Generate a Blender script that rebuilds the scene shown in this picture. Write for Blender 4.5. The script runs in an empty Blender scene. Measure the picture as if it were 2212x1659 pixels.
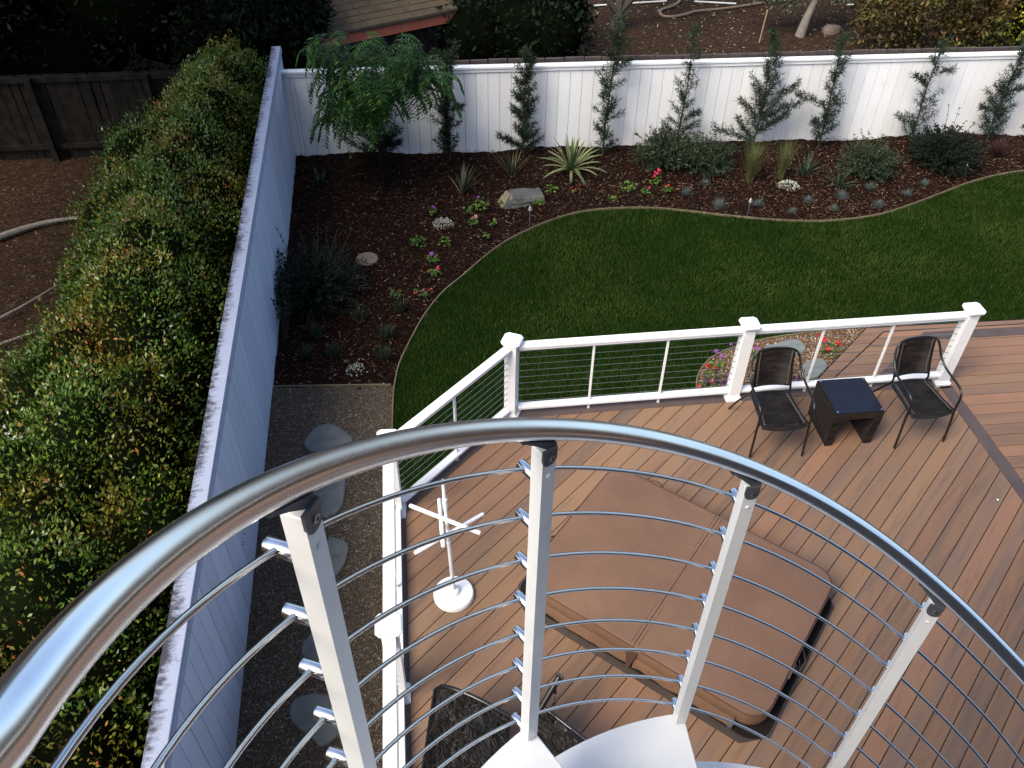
import bpy, math, random
import numpy as np
from mathutils import Vector, Matrix

# ---------------------------------------------------------------- camera, world, sun
scene = bpy.context.scene
CZ = 6.1                                        # eye height over the deck boards (deck top = 0)
PITCH, ROLL = math.radians(42.6217), math.radians(.8753)
FOC = 1850.0 / 2212.0                           # focal length over image width
cp, sp = math.cos(PITCH), math.sin(PITCH)
FW = Vector((0, cp, -sp)); R0 = Vector((1, 0, 0)); U0 = Vector((0, sp, cp))
RT = math.cos(ROLL) * R0 + math.sin(ROLL) * U0
UP = -math.sin(ROLL) * R0 + math.cos(ROLL) * U0
cam = bpy.data.cameras.new('camera'); camo = bpy.data.objects.new('camera', cam)
scene.collection.objects.link(camo)
cam.sensor_width = 36; cam.sensor_fit = 'HORIZONTAL'; cam.lens = 36 * FOC
cam.clip_start = .05; cam.clip_end = 400
M = Matrix.Identity(4)
for i, a in enumerate((RT, UP, -FW)):
    for j in range(3): M[j][i] = a[j]
M.translation = (0, 0, CZ)
camo.matrix_world = M
scene.camera = camo
SUN_EL, SUN_AZ = 50, -134                       # degrees; azimuth clockwise from +Y
world = bpy.data.worlds.new('World'); scene.world = world; world.use_nodes = True
wn = world.node_tree.nodes; wn.clear()
sky = wn.new('ShaderNodeTexSky'); sky.sky_type = 'NISHITA'; sky.sun_disc = False
sky.dust_density = 2.5; sky.ozone_density = .35; sky.air_density = .8; sky.altitude = 0
sky.sun_elevation = math.radians(SUN_EL); sky.sun_rotation = math.radians(SUN_AZ)
bgn = wn.new('ShaderNodeBackground'); bgn.inputs[1].default_value = .14
wo = wn.new('ShaderNodeOutputWorld')
world.node_tree.links.new(sky.outputs[0], bgn.inputs[0]); world.node_tree.links.new(bgn.outputs[0], wo.inputs[0])
sl = bpy.data.lights.new('sun', 'SUN'); sl.energy = 2.1; sl.angle = math.radians(30); sl.color = (1, .93, .80)
so = bpy.data.objects.new('sun', sl); scene.collection.objects.link(so)
sd = Vector((math.sin(math.radians(SUN_AZ)) * math.cos(math.radians(SUN_EL)), math.cos(math.radians(SUN_AZ)) * math.cos(math.radians(SUN_EL)), math.sin(math.radians(SUN_EL))))
so.rotation_euler = sd.to_track_quat('Z', 'Y').to_euler()
so.location = (-6, -4, 14)
vs = scene.view_settings; vs.view_transform = 'Standard'; vs.look = 'None'; vs.exposure = 1.2; vs.gamma = 1

# ---------------------------------------------------------------- helpers
col = scene.collection
rng = np.random.default_rng(7)
random.seed(7)
pi = math.pi
def ray(x, y):
    return RT * ((x - 1106) / 1850) - UP * ((y - 829.5) / 1850) + FW
def g(x, y, z=-.6):                             # where a measured sight line meets the level plane z
    d = ray(x, y); t = (z - CZ) / d.z
    return Vector((d.x * t, d.y * t, z))
def atY(x, y, Y):                               # where a measured sight line meets the upright plane at distance Y
    d = ray(x, y); t = Y / d.y
    return Vector((d.x * t, Y, CZ + d.z * t))
def tag(o, label=None, cat=None, group=None, kind=None):
    if label: o['label'] = label
    if cat: o['category'] = cat
    if group: o['group'] = group
    if kind: o['kind'] = kind
    return o
def empty(name, loc=(0, 0, 0), rz=0):
    o = bpy.data.objects.new(name, None); col.objects.link(o); o.location = loc; o.rotation_euler = (0, 0, rz)
    o.empty_display_size = .1
    return o
def link(name, me, mat, parent=None):
    o = bpy.data.objects.new(name, me); col.objects.link(o)
    if mat is not None:
        for m in (mat if isinstance(mat, (list, tuple)) else [mat]): me.materials.append(m)
    if parent is not None: o.parent = parent
    return o
class MB:
    def __init__(s): s.v = []; s.f = []; s.sm = []; s.r = []
    def add(s, vs, fs, smooth=False, rnd=None):
        n = len(s.v); s.v += [tuple(v) for v in vs]
        if rnd is None: rnd = random.random()
        for f in fs: s.f.append(tuple(i + n for i in f)); s.sm.append(smooth); s.r.append(rnd)
        return s
    def box(s, c, d, rz=0, bev=0, rnd=None, mat=None):
        x, y, z = d[0] / 2, d[1] / 2, d[2] / 2
        if bev:
            b = bev; pts = []
            ring = [(-x, -y), (x, -y), (x, y), (-x, y)]
            def rr(e, zz):
                o = []
                for (px, py) in ring:
                    sx, sy = (1 if px > 0 else -1), (1 if py > 0 else -1)
                    o.append((px - sx * e, py - sy * e, zz))
                return o
            pts = rr(b, -z) + rr(0, -z + b) + rr(0, z - b) + rr(b, z)
            fs = [(3, 2, 1, 0), (12, 13, 14, 15)]
            for k in range(3):
                for i in range(4):
                    j = (i + 1) % 4; fs.append((k * 4 + i, k * 4 + j, k * 4 + 4 + j, k * 4 + 4 + i))
        else:
            pts = [(-x, -y, -z), (x, -y, -z), (x, y, -z), (-x, y, -z), (-x, -y, z), (x, -y, z), (x, y, z), (-x, y, z)]
            fs = [(3, 2, 1, 0), (4, 5, 6, 7), (0, 1, 5, 4), (1, 2, 6, 5), (2, 3, 7, 6), (3, 0, 4, 7)]
        ca, sa = math.cos(rz), math.sin(rz)
        out = []
        for p in pts:
            q = Vector(p)
            if mat is not None: q = mat @ q
            out.append((c[0] + q.x * ca - q.y * sa, c[1] + q.x * sa + q.y * ca, c[2] + q.z))
        return s.add(out, fs, False, rnd)
    def prism(s, poly, z0, z1, rnd=None, bev=0):
        n = len(poly)
        ar = sum(poly[i][0] * poly[(i + 1) % n][1] - poly[(i + 1) % n][0] * poly[i][1] for i in range(n))
        if ar < 0: poly = list(poly)[::-1]
        vs = [(p[0], p[1], z0) for p in poly] + [(p[0], p[1], z1 - bev) for p in poly]
        fs = [tuple(range(n))[::-1]] + [(i, (i + 1) % n, n + (i + 1) % n, n + i) for i in range(n)]
        if bev:
            cx = sum(p[0] for p in poly) / n; cy = sum(p[1] for p in poly) / n
            for p in poly:
                dx, dy = cx - p[0], cy - p[1]; L = math.hypot(dx, dy) or 1
                vs.append((p[0] + dx / L * bev, p[1] + dy / L * bev, z1))
            fs += [(n + i, n + (i + 1) % n, 2 * n + (i + 1) % n, 2 * n + i) for i in range(n)]
            fs.append(tuple(range(2 * n, 3 * n)))
        else: fs.append(tuple(range(n, 2 * n)))
        return s.add(vs, fs, False, rnd)
    def tube(s, path, r, n=10, caps=True, rnd=None, close=False):
        path = [Vector(p) for p in path]; N = len(path)
        rr = r if hasattr(r, '__len__') else [r] * N
        t0 = (path[1] - path[0]).normalized()
        ref = Vector((0, 0, 1)) if abs(t0.z) < .9 else Vector((1, 0, 0))
        u = t0.cross(ref).normalized()
        vs = []; fs = []
        for i, p in enumerate(path):
            t = (path[min(i + 1, N - 1)] - path[max(i - 1, 0)]).normalized()
            u = (u - t * u.dot(t)).normalized(); w = t.cross(u)
            for k in range(n):
                a = 2 * pi * k / n
                vs.append(p + (u * math.cos(a) + w * math.sin(a)) * rr[i])
        for i in range(N - 1):
            for k in range(n):
                k2 = (k + 1) % n
                fs.append((i * n + k, i * n + k2, (i + 1) * n + k2, (i + 1) * n + k))
        if caps:
            fs.append(tuple(range(n))[::-1]); fs.append(tuple(range((N - 1) * n, N * n)))
        return s.add(vs, fs, True, rnd)
    def lathe(s, prof, c=(0, 0, 0), n=24, rnd=None):
        vs = []; fs = []
        for (r, z) in prof:
            for k in range(n):
                a = 2 * pi * k / n; vs.append((c[0] + r * math.cos(a), c[1] + r * math.sin(a), c[2] + z))
        for i in range(len(prof) - 1):
            for k in range(n):
                k2 = (k + 1) % n; fs.append((i * n + k, i * n + k2, (i + 1) * n + k2, (i + 1) * n + k))
        fs.append(tuple(range(n))[::-1]); fs.append(tuple(range((len(prof) - 1) * n, len(prof) * n)))
        return s.add(vs, fs, True, rnd)
    def build(s, name, mat, parent=None, auto=True):
        me = bpy.data.meshes.new(name); me.from_pydata(s.v, [], s.f)
        me.polygons.foreach_set('use_smooth', s.sm)
        at = me.attributes.new('rnd', 'FLOAT', 'FACE'); at.data.foreach_set('value', s.r)
        if any(s.sm): 
            try: me.set_sharp_from_angle(angle=math.radians(40))
            except Exception: pass
        me.update()
        return link(name, me, mat, parent)
def fast_mesh(name, V, F, mat, parent=None, rnd=None, smooth=False, mi=None):
    V = np.asarray(V, np.float32); F = np.asarray(F, np.int32)
    me = bpy.data.meshes.new(name); k = F.shape[1]
    me.vertices.add(len(V)); me.vertices.foreach_set('co', V.ravel())
    me.loops.add(F.size); me.loops.foreach_set('vertex_index', F.ravel())
    me.polygons.add(len(F)); me.polygons.foreach_set('loop_start', np.arange(len(F), dtype=np.int32) * k)
    me.polygons.foreach_set('loop_total', np.full(len(F), k, np.int32))
    if smooth: me.polygons.foreach_set('use_smooth', np.ones(len(F), bool))
    if mi is not None: me.polygons.foreach_set('material_index', np.asarray(mi, np.int32))
    if rnd is not None:
        at = me.attributes.new('rnd', 'FLOAT', 'FACE'); at.data.foreach_set('value', np.asarray(rnd, np.float32))
    me.update(calc_edges=True)
    return link(name, me, mat, parent)
def norm(a): return a / np.maximum(np.linalg.norm(a, axis=-1, keepdims=True), 1e-9)
def leaf_arrays(P, D, L, W, roll=None, fold=.0):
    """one diamond leaf per point: P base, D direction, L length, W width"""
    N = len(P); D = norm(D); L = np.broadcast_to(L, (N,))[:, None]; W = np.broadcast_to(W, (N,))[:, None]
    ref = norm(rng.normal(size=(N, 3))) if roll is None else roll
    S = norm(np.cross(D, ref)); Nn = np.cross(S, D)
    a = P; b = P + D * L * .45 + S * W * .5 + Nn * W * fold; c = P + D * L; d = P + D * L * .45 - S * W * .5 + Nn * W * fold
    V = np.stack([a, b, c, d], 1).reshape(-1, 3); F = np.arange(4 * N).reshape(N, 4)
    return V, F
def blade_arrays(P, A, lean, L, W, arch, seg=4):
    """curved strap leaves: azimuth A, initial lean from vertical, arch = added bend"""
    N = len(P); A = np.broadcast_to(A, (N,)); lean = np.broadcast_to(lean, (N,)); L = np.broadcast_to(L, (N,)); W = np.broadcast_to(W, (N,)); arch = np.broadcast_to(arch, (N,))
    h = np.stack([np.sin(A), np.cos(A), 0 * A], 1); s = np.stack([np.cos(A), -np.sin(A), 0 * A], 1)
    pos = P.copy(); rows = []
    for i in range(seg + 1):
        t = i / seg; w = W * (1 - t ** 1.8) * (.55 + .9 * t if t < .5 else 1) + W * .03
        rows.append(pos - s * w[:, None] / 2); rows.append(pos + s * w[:, None] / 2)
        th = lean + arch * (t + .5 / seg) ** 1.3
        pos = pos + (h * np.sin(th)[:, None] + np.array([0, 0, 1]) * np.cos(th)[:, None]) * (L / seg)[:, None]
    V = np.stack(rows, 1).reshape(-1, 3); m = 2 * (seg + 1)
    F = []
    for i in range(seg): F.append(np.arange(N)[:, None] * m + np.array([2 * i, 2 * i + 1, 2 * i + 3, 2 * i + 2]))
    return V, np.stack(F, 1).reshape(-1, 4)
def cat(*vf):
    Vs = []; Fs = []; n = 0
    for V, F in vf: Vs.append(V); Fs.append(F + n); n += len(V)
    return np.concatenate(Vs), np.concatenate(Fs)
def inpoly(X, Y, poly):
    poly = np.array([(p[0], p[1]) for p in poly]); ins = np.zeros(X.shape, bool); n = len(poly)
    for i in range(n):
        x0, y0 = poly[i]; x1, y1 = poly[(i + 1) % n]
        c = ((y0 > Y) != (y1 > Y)) & (X < (x1 - x0) * (Y - y0) / (y1 - y0 + 1e-12) + x0)
        ins ^= c
    return ins
def sample(poly, n):
    p = np.array([(q[0], q[1]) for q in poly]); lo, hi = p.min(0), p.max(0); out = np.zeros((0, 2))
    while len(out) < n:
        q = rng.uniform(lo, hi, (n * 2, 2)); out = np.concatenate([out, q[inpoly(q[:, 0], q[:, 1], poly)]])
    return out[:n]
def spline(pts, k=6):
    P = [Vector((p[0], p[1], p[2] if len(p) > 2 else 0)) for p in pts]; out = []
    for i in range(len(P) - 1):
        p0 = P[max(i - 1, 0)]; p1 = P[i]; p2 = P[i + 1]; p3 = P[min(i + 2, len(P) - 1)]
        for j in range(k):
            t = j / k
            out.append(.5 * ((2 * p1) + (p2 - p0) * t + (2 * p0 - 5 * p1 + 4 * p2 - p3) * t * t + (3 * p1 - p0 - 3 * p2 + p3) * t ** 3))
    out.append(P[-1]); return out
def children(o): return [c for c in bpy.data.objects if c.parent == o]

# ---------------------------------------------------------------- materials
def srgb(r, g_, b):
    f = lambda c: (c / 255 / 12.92) if c <= 10.3 else ((c / 255 + .055) / 1.055) ** 2.4
    return (f(r), f(g_), f(b), 1)
def nt(name):
    m = bpy.data.materials.new(name); m.use_nodes = True; t = m.node_tree; b = t.nodes['Principled BSDF']
    return m, t, b
def N(t, typ, **kw):
    n = t.nodes.new(typ)
    for k, v in kw.items():
        if isinstance(k, str) and hasattr(n, k): setattr(n, k, v)
    return n
def ramp(t, stops, fac, interp='LINEAR'):
    r = t.nodes.new('ShaderNodeValToRGB'); r.color_ramp.interpolation = interp
    e = r.color_ramp.elements
    while len(e) < len(stops): e.new(.5)
    for i, (p, c) in enumerate(stops): e[i].position = p; e[i].color = c if len(c) == 4 else (*c, 1)
    t.links.new(fac, r.inputs[0]); return r.outputs[0]
def noise(t, scale, detail=4, rough=.6, vec=None, dist=0):
    n = t.nodes.new('ShaderNodeTexNoise'); n.inputs['Scale'].default_value = scale; n.inputs['Detail'].default_value = detail
    n.inputs['Roughness'].default_value = rough; n.inputs['Distortion'].default_value = dist
    if vec is not None: t.links.new(vec, n.inputs['Vector'])
    return n.outputs[0]
def objco(t, scale=(1, 1, 1)):
    c = t.nodes.new('ShaderNodeTexCoord'); m = t.nodes.new('ShaderNodeMapping'); m.inputs['Scale'].default_value = scale
    t.links.new(c.outputs['Object'], m.inputs[0]); return m.outputs[0]
def mixc(t, fac, a, b, mode='MIX'):
    n = t.nodes.new('ShaderNodeMix'); n.data_type = 'RGBA'; n.blend_type = mode
    for s, v in ((n.inputs[0], fac), (n.inputs[6], a), (n.inputs[7], b)):
        if hasattr(v, 'is_output') or isinstance(v, bpy.types.NodeSocket): t.links.new(v, s)
        else: s.default_value = v
    return n.outputs[2]
def bump(t, b, h, dist=.01, st=.5):
    n = t.nodes.new('ShaderNodeBump'); n.inputs['Strength'].default_value = st; n.inputs['Distance'].default_value = dist
    t.links.new(h, n.inputs['Height']); t.links.new(n.outputs[0], b.inputs['Normal']); return n
def mixfac(t, f, k):
    n = t.nodes.new('ShaderNodeMath'); n.operation = 'MULTIPLY'; n.inputs[1].default_value = k
    t.links.new(f, n.inputs[0]); return n.outputs[0]
def attr(t, name='rnd'):
    a = t.nodes.new('ShaderNodeAttribute'); a.attribute_name = name; return a.outputs['Fac']
def plain(name, c1, c2=None, rough=.5, metal=0, nscale=8, bmp=0, bscale=60, bd=.003, spec=.5):
    m, t, b = nt(name); b.inputs['Roughness'].default_value = rough; b.inputs['Metallic'].default_value = metal
    b.inputs['Specular IOR Level'].default_value = spec
    co = objco(t)
    if c2: t.links.new(ramp(t, [(.3, c1), (.7, c2)], noise(t, nscale, vec=co)), b.inputs['Base Color'])
    else: b.inputs['Base Color'].default_value = c1
    if bmp: bump(t, b, noise(t, bscale, vec=co), bd, bmp)
    return m
def foliage(name, stops, patch=None, pscale=1.2, rough=.6, spec=.22, trans=.0, prange=(.45, .6)):
    m, t, b = nt(name); b.inputs['Roughness'].default_value = rough; b.inputs['Specular IOR Level'].default_value = spec
    c = ramp(t, stops, attr(t))
    if patch:
        c2 = ramp(t, patch, attr(t))
        f = ramp(t, [(prange[0], (0, 0, 0, 1)), (prange[1], (1, 1, 1, 1))], noise(t, pscale, 3, vec=objco(t)))
        c = mixc(t, f, c, c2)
    t.links.new(c, b.inputs['Base Color'])
    if trans: b.inputs['Transmission Weight'].default_value = 0; b.inputs['Subsurface Weight'].default_value = 0
    return m
MAT = {}
MAT['white'] = plain('white_vinyl', (.80, .80, .80, 1), (.74, .745, .75, 1), rough=.35, nscale=3)
MAT['whitepaint'] = plain('white_coated_steel', (.80, .80, .78, 1), (.76, .76, .745, 1), rough=.32, nscale=14, bmp=.15, bscale=300, bd=.0006)
MAT['whiteplastic'] = plain('white_plastic', (.78, .78, .78, 1), (.72, .72, .72, 1), rough=.3, nscale=12)
MAT['alu'] = plain('bare_aluminium', (.72, .73, .75, 1), rough=.22, metal=1)
MAT['bracket'] = plain('grey_cast_metal', (.085, .09, .10, 1), (.105, .11, .12, 1), rough=.4, metal=.3, nscale=80)
MAT['screw'] = plain('screw_steel', (.35, .33, .30, 1), rough=.35, metal=1)
MAT['blackslot'] = plain('black_slot', (.01, .01, .01, 1), rough=.6)
MAT['cable'] = plain('cable_steel', (.36, .36, .33, 1), rough=.35, metal=.9)
MAT['tubeblack'] = plain('black_tube', (.005, .0045, .0045, 1), (.009, .008, .007, 1), rough=.3, nscale=30)
def steel():
    m, t, b = nt('brushed_steel'); b.inputs['Metallic'].default_value = 1
    b.inputs['Base Color'].default_value = (.80, .81, .82, 1)
    r = ramp(t, [(.3, (.20, .20, .20, 1)), (.75, (.26, .26, .26, 1))], noise(t, 9, 3, .6, objco(t)))
    t.links.new(r, b.inputs['Roughness'])
    return m
MAT['steel'] = steel()
MAT['rodsteel'] = plain('rod_steel', (.50, .51, .53, 1), rough=.2, metal=1)
def cap_white():                                 # mildew along the cap, over white paint darkened blue-grey for shade
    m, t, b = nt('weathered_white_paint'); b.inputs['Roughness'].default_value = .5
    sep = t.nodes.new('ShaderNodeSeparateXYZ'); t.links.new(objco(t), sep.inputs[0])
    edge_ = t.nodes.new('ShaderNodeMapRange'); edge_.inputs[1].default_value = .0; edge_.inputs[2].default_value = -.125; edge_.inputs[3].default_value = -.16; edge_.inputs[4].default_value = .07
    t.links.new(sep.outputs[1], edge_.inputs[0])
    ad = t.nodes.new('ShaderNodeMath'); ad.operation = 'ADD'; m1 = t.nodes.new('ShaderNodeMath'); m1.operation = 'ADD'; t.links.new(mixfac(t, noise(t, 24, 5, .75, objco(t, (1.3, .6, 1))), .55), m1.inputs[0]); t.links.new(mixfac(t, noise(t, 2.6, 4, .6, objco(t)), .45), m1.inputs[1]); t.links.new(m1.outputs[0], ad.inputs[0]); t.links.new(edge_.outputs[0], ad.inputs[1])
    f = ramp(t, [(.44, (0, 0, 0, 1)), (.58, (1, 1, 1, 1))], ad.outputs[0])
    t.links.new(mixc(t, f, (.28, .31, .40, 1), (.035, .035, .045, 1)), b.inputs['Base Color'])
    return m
MAT['dirtyshadecap'] = cap_white()
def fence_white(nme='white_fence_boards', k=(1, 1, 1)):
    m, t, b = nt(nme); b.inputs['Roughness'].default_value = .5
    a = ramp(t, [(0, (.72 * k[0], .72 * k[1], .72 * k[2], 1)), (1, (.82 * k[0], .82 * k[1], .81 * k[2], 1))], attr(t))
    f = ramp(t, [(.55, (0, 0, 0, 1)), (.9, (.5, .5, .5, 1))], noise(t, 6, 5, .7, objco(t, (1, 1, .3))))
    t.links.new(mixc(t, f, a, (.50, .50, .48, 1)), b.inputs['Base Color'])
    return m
MAT['fence'] = fence_white(); MAT['fenceshade'] = fence_white('bluish_side_fence_boards', (.62, .69, .86))  # side fence boards: same white paint, tinted blue-grey to hold the shade
def deck_mat(name, stops, gl=1.0):
    m, t, b = nt(name); b.inputs['Roughness'].default_value = .55; b.inputs['Specular IOR Level'].default_value = .3
    c = ramp(t, stops, attr(t))
    co = objco(t, (.55, 7, 7))
    # each board carries its own streak pattern: offset the grain by the board's random number
    c0 = t.nodes.new('ShaderNodeCombineXYZ'); mm = t.nodes.new('ShaderNodeMath'); mm.operation = 'MULTIPLY'; mm.inputs[1].default_value = 37
    t.links.new(attr(t), mm.inputs[0]); t.links.new(mm.outputs[0], c0.inputs[0]); t.links.new(mm.outputs[0], c0.inputs[2])
    va = t.nodes.new('ShaderNodeVectorMath'); t.links.new(co, va.inputs[0]); t.links.new(c0.outputs[0], va.inputs[1])
    n1 = noise(t, 1.6, 5, .62, va.outputs[0], .6)
    f = ramp(t, [(.38, (0, 0, 0, 1)), (.62, (1, 1, 1, 1))], n1)
    c = mixc(t, mixfac(t, f, .55), c, (.235, .125, .062, 1))
    n2 = noise(t, 3.3, 6, .7, va.outputs[0], .3)
    f2 = ramp(t, [(.52, (0, 0, 0, 1)), (.72, (1, 1, 1, 1))], n2)
    c = mixc(t, mixfac(t, f2, .5), c, (.075, .050, .040, 1))
    t.links.new(c, b.inputs['Base Color'])
    bump(t, b, noise(t, 9, 5, .7, va.outputs[0]), .002, .25)
    return m
MAT['deck'] = deck_mat('composite_decking', [(0, (.100, .070, .053, 1)), (.18, (.175, .100, .064, 1)), (.36, (.118, .083, .063, 1)), (.55, (.235, .126, .079, 1)), (.75, (.150, .099, .075, 1)), (1, (.212, .134, .082, 1))])
MAT['border'] = plain('dark_border_board', (.060, .042, .038, 1), (.085, .058, .050, 1), rough=.6, nscale=5)
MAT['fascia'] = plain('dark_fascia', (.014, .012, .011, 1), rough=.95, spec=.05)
def mulch_mat(name, dark, mid, light, s=1.0):
    m, t, b = nt(name); b.inputs['Roughness'].default_value = .9; b.inputs['Specular IOR Level'].default_value = .06
    v = t.nodes.new('ShaderNodeTexVoronoi'); v.inputs['Scale'].default_value = 42 * s
    co = objco(t, (1, 1.7, 1)); n0 = t.nodes.new('ShaderNodeTexNoise'); n0.inputs['Scale'].default_value = 9
    va = t.nodes.new('ShaderNodeVectorMath'); va.operation = 'ADD'; t.links.new(co, va.inputs[0]); t.links.new(co, n0.inputs[0])
    sc = t.nodes.new('ShaderNodeVectorMath'); sc.operation = 'SCALE'; sc.inputs['Scale'].default_value = .25
    t.links.new(n0.outputs['Color'], sc.inputs[0]); t.links.new(sc.outputs[0], va.inputs[1]); t.links.new(va.outputs[0], v.inputs['Vector'])
    sep = t.nodes.new('ShaderNodeSeparateColor'); t.links.new(v.outputs['Color'], sep.inputs[0])
    c = ramp(t, [(0, dark), (.55, mid), (.9, mid), (.985, light)], sep.outputs[0])
    f = noise(t, 3, 5, .6, objco(t))
    c = mixc(t, mixfac(t, f, .6), c, dark)
    t.links.new(c, b.inputs['Base Color'])
    ad = t.nodes.new('ShaderNodeMath'); ad.operation = 'ADD'; t.links.new(v.outputs['Distance'], ad.inputs[0]); t.links.new(sep.outputs[1], ad.inputs[1])
    bump(t, b, ad.outputs[0], .02, .8)
    return m
MAT['mulch'] = mulch_mat('red_bark_mulch', (.004, .0018, .0013, 1), (.020, .0075, .0046, 1), (.10, .055, .035, 1))
MAT['soil'] = mulch_mat('leaf_litter_soil', (.014, .008, .005, 1), (.058, .031, .016, 1), (.16, .12, .09, 1), .9)
MAT['gravel'] = mulch_mat('dark_pea_gravel', (.055, .042, .030, 1), (.15, .115, .082, 1), (.42, .38, .32, 1), 1.6)
MAT['gravelwarm'] = mulch_mat('warm_pea_gravel', (.05, .032, .02, 1), (.20, .12, .07, 1), (.55, .42, .30, 1), 1.2)
MAT['slate'] = plain('grey_flagstone', (.070, .080, .080, 1), (.125, .133, .126, 1), rough=.8, nscale=9, bmp=.9, bscale=10, bd=.01)
MAT['slatelight'] = plain('pale_flagstone', (.13, .15, .145, 1), (.17, .185, .175, 1), rough=.6, nscale=4, bmp=.5, bscale=14, bd=.01)
MAT['lawnbase'] = plain('turf_soil', (.004, .012, .002, 1), (.007, .019, .003, 1), rough=1, nscale=9, spec=0)
MAT['grass'] = foliage('grass_blades', [(0, (.011, .022, .005, 1)), (.5, (.020, .038, .008, 1)), (.9, (.034, .056, .012, 1)), (1, (.07, .09, .025, 1))],
                       [(0, (.017, .030, .007, 1)), (.5, (.032, .052, .011, 1)), (.9, (.052, .076, .018, 1)), (1, (.09, .11, .035, 1))], pscale=.9, rough=.8, spec=.0)
MAT['edging'] = plain('bender_board', (.17, .14, .075, 1), (.11, .085, .05, 1), rough=.7, nscale=4)
MAT['hotcover'] = plain('brown_vinyl_cover', (.128, .071, .044, 1), (.165, .093, .057, 1), rough=.45, nscale=2.5, bmp=.55, bscale=4.2, bd=.02, spec=.35)
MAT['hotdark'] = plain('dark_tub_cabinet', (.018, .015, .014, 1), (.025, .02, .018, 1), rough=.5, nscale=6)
MAT['strap'] = plain('brown_strap', (.060, .028, .018, 1), rough=.6); MAT['flange'] = plain('tub_flange', (.035, .025, .021, 1), (.05, .036, .03, 1), rough=.6)
def wicker():
    m, t, b = nt('dark_wicker'); b.inputs['Roughness'].default_value = .5; b.inputs['Specular IOR Level'].default_value = .2
    w = t.nodes.new('ShaderNodeTexWave'); w.inputs['Scale'].default_value = 120; w.inputs['Distortion'].default_value = .6
    w.wave_type = 'BANDS'; w.bands_direction = 'Y'; t.links.new(objco(t), w.inputs[0])
    c_ = ramp(t, [(.2, (.0025, .002, .002, 1)), (.9, (.014, .010, .008, 1))], w.outputs[0])
    f_ = ramp(t, [(.45, (0, 0, 0, 1)), (.62, (1, 1, 1, 1))], noise(t, 14, 5, .8, objco(t, (.5, 1.6, 1.6))))
    t.links.new(mixc(t, f_, c_, (.030, .021, .016, 1)), b.inputs['Base Color'])
    bump(t, b, w.outputs[0], .004, .8)
    return m
MAT['wicker'] = wicker()
MAT['binding'] = plain('wicker_binding', (.13, .115, .10, 1), rough=.35)
def glass_top():
    m, t, b = nt('dewy_glass_top'); b.inputs['Roughness'].default_value = .22; b.inputs['Specular IOR Level'].default_value = .35
    v = t.nodes.new('ShaderNodeTexVoronoi'); v.inputs['Scale'].default_value = 90; t.links.new(objco(t), v.inputs['Vector'])
    t.links.new(ramp(t, [(.0, (.035, .045, .070, 1)), (.3, (.008, .010, .019, 1))], v.outputs['Distance']), b.inputs['Base Color'])
    bump(t, b, v.outputs['Distance'], .002, .35)
    return m
MAT['glass'] = glass_top()
MAT['hedge'] = foliage('hedge_leaves', [(0, (.024, .055, .006, 1)), (.4, (.062, .118, .012, 1)), (.8, (.135, .185, .022, 1)), (.93, (.24, .24, .035, 1)), (1, (.32, .08, .035, 1))],
                       [(0, (.055, .058, .006, 1)), (.45, (.165, .145, .016, 1)), (.75, (.25, .19, .024, 1)), (.88, (.26, .11, .02, 1)), (1, (.34, .06, .025, 1))], pscale=1.15, rough=.35, spec=.45, prange=(.50, .62))
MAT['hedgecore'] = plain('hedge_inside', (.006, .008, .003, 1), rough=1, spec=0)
MAT['darkleaf'] = foliage('dark_tree_leaves', [(0, (.003, .005, .002, 1)), (.6, (.007, .013, .005, 1)), (1, (.022, .034, .012, 1))], rough=.7, spec=.1)
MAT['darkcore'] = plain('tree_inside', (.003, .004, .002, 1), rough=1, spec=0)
MAT['bark'] = plain('dark_bark', (.03, .022, .018, 1), (.05, .04, .032, 1), rough=.9, nscale=12, bmp=.8, bscale=20, bd=.01)
MAT['greybark'] = plain('grey_bark', (.14, .125, .10, 1), (.20, .18, .15, 1), rough=.9, nscale=10, bmp=.8, bscale=18, bd=.01)
MAT['needle'] = foliage('fern_pine_needles', [(0, (.006, .013, .008, 1)), (.6, (.014, .028, .014, 1)), (1, (.045, .065, .028, 1))], rough=.6, spec=.1)
MAT['pinnate'] = foliage('pinnate_leaflets', [(0, (.004, .018, .005, 1)), (.6, (.015, .052, .009, 1)), (1, (.075, .14, .018, 1))], rough=.5, spec=.15)
MAT['phormium'] = foliage('strap_leaves', [(0, (.025, .032, .017, 1)), (.6, (.055, .062, .032, 1)), (1, (.12, .12, .06, 1))], rough=.5)
MAT['agave'] = foliage('variegated_straps', [(0, (.03, .065, .028, 1)), (.6, (.065, .115, .045, 1)), (1, (.10, .15, .06, 1))], rough=.45)
MAT['agaveedge'] = foliage('cream_margins', [(0, (.20, .22, .09, 1)), (1, (.34, .34, .17, 1))], rough=.45)
MAT['bluegrass'] = foliage('blue_fescue', [(0, (.04, .06, .057, 1)), (1, (.11, .14, .13, 1))], rough=.6)
MAT['silver'] = foliage('silver_leaves', [(0, (.22, .23, .19, 1)), (1, (.50, .50, .43, 1))], rough=.7)
MAT['sage'] = foliage('sage_leaves', [(0, (.010, .019, .010, 1)), (.6, (.028, .044, .022, 1)), (1, (.085, .11, .06, 1))], rough=.65, spec=.1)
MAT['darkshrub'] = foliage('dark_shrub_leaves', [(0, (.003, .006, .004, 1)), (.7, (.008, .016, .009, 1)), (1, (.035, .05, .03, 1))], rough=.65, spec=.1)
MAT['wispy'] = foliage('wispy_grass', [(0, (.05, .065, .02, 1)), (1, (.13, .14, .05, 1))], rough=.6)
MAT['redgrass'] = foliage('dark_red_grass', [(0, (.02, .008, .008, 1)), (1, (.05, .02, .018, 1))], rough=.6)
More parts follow.
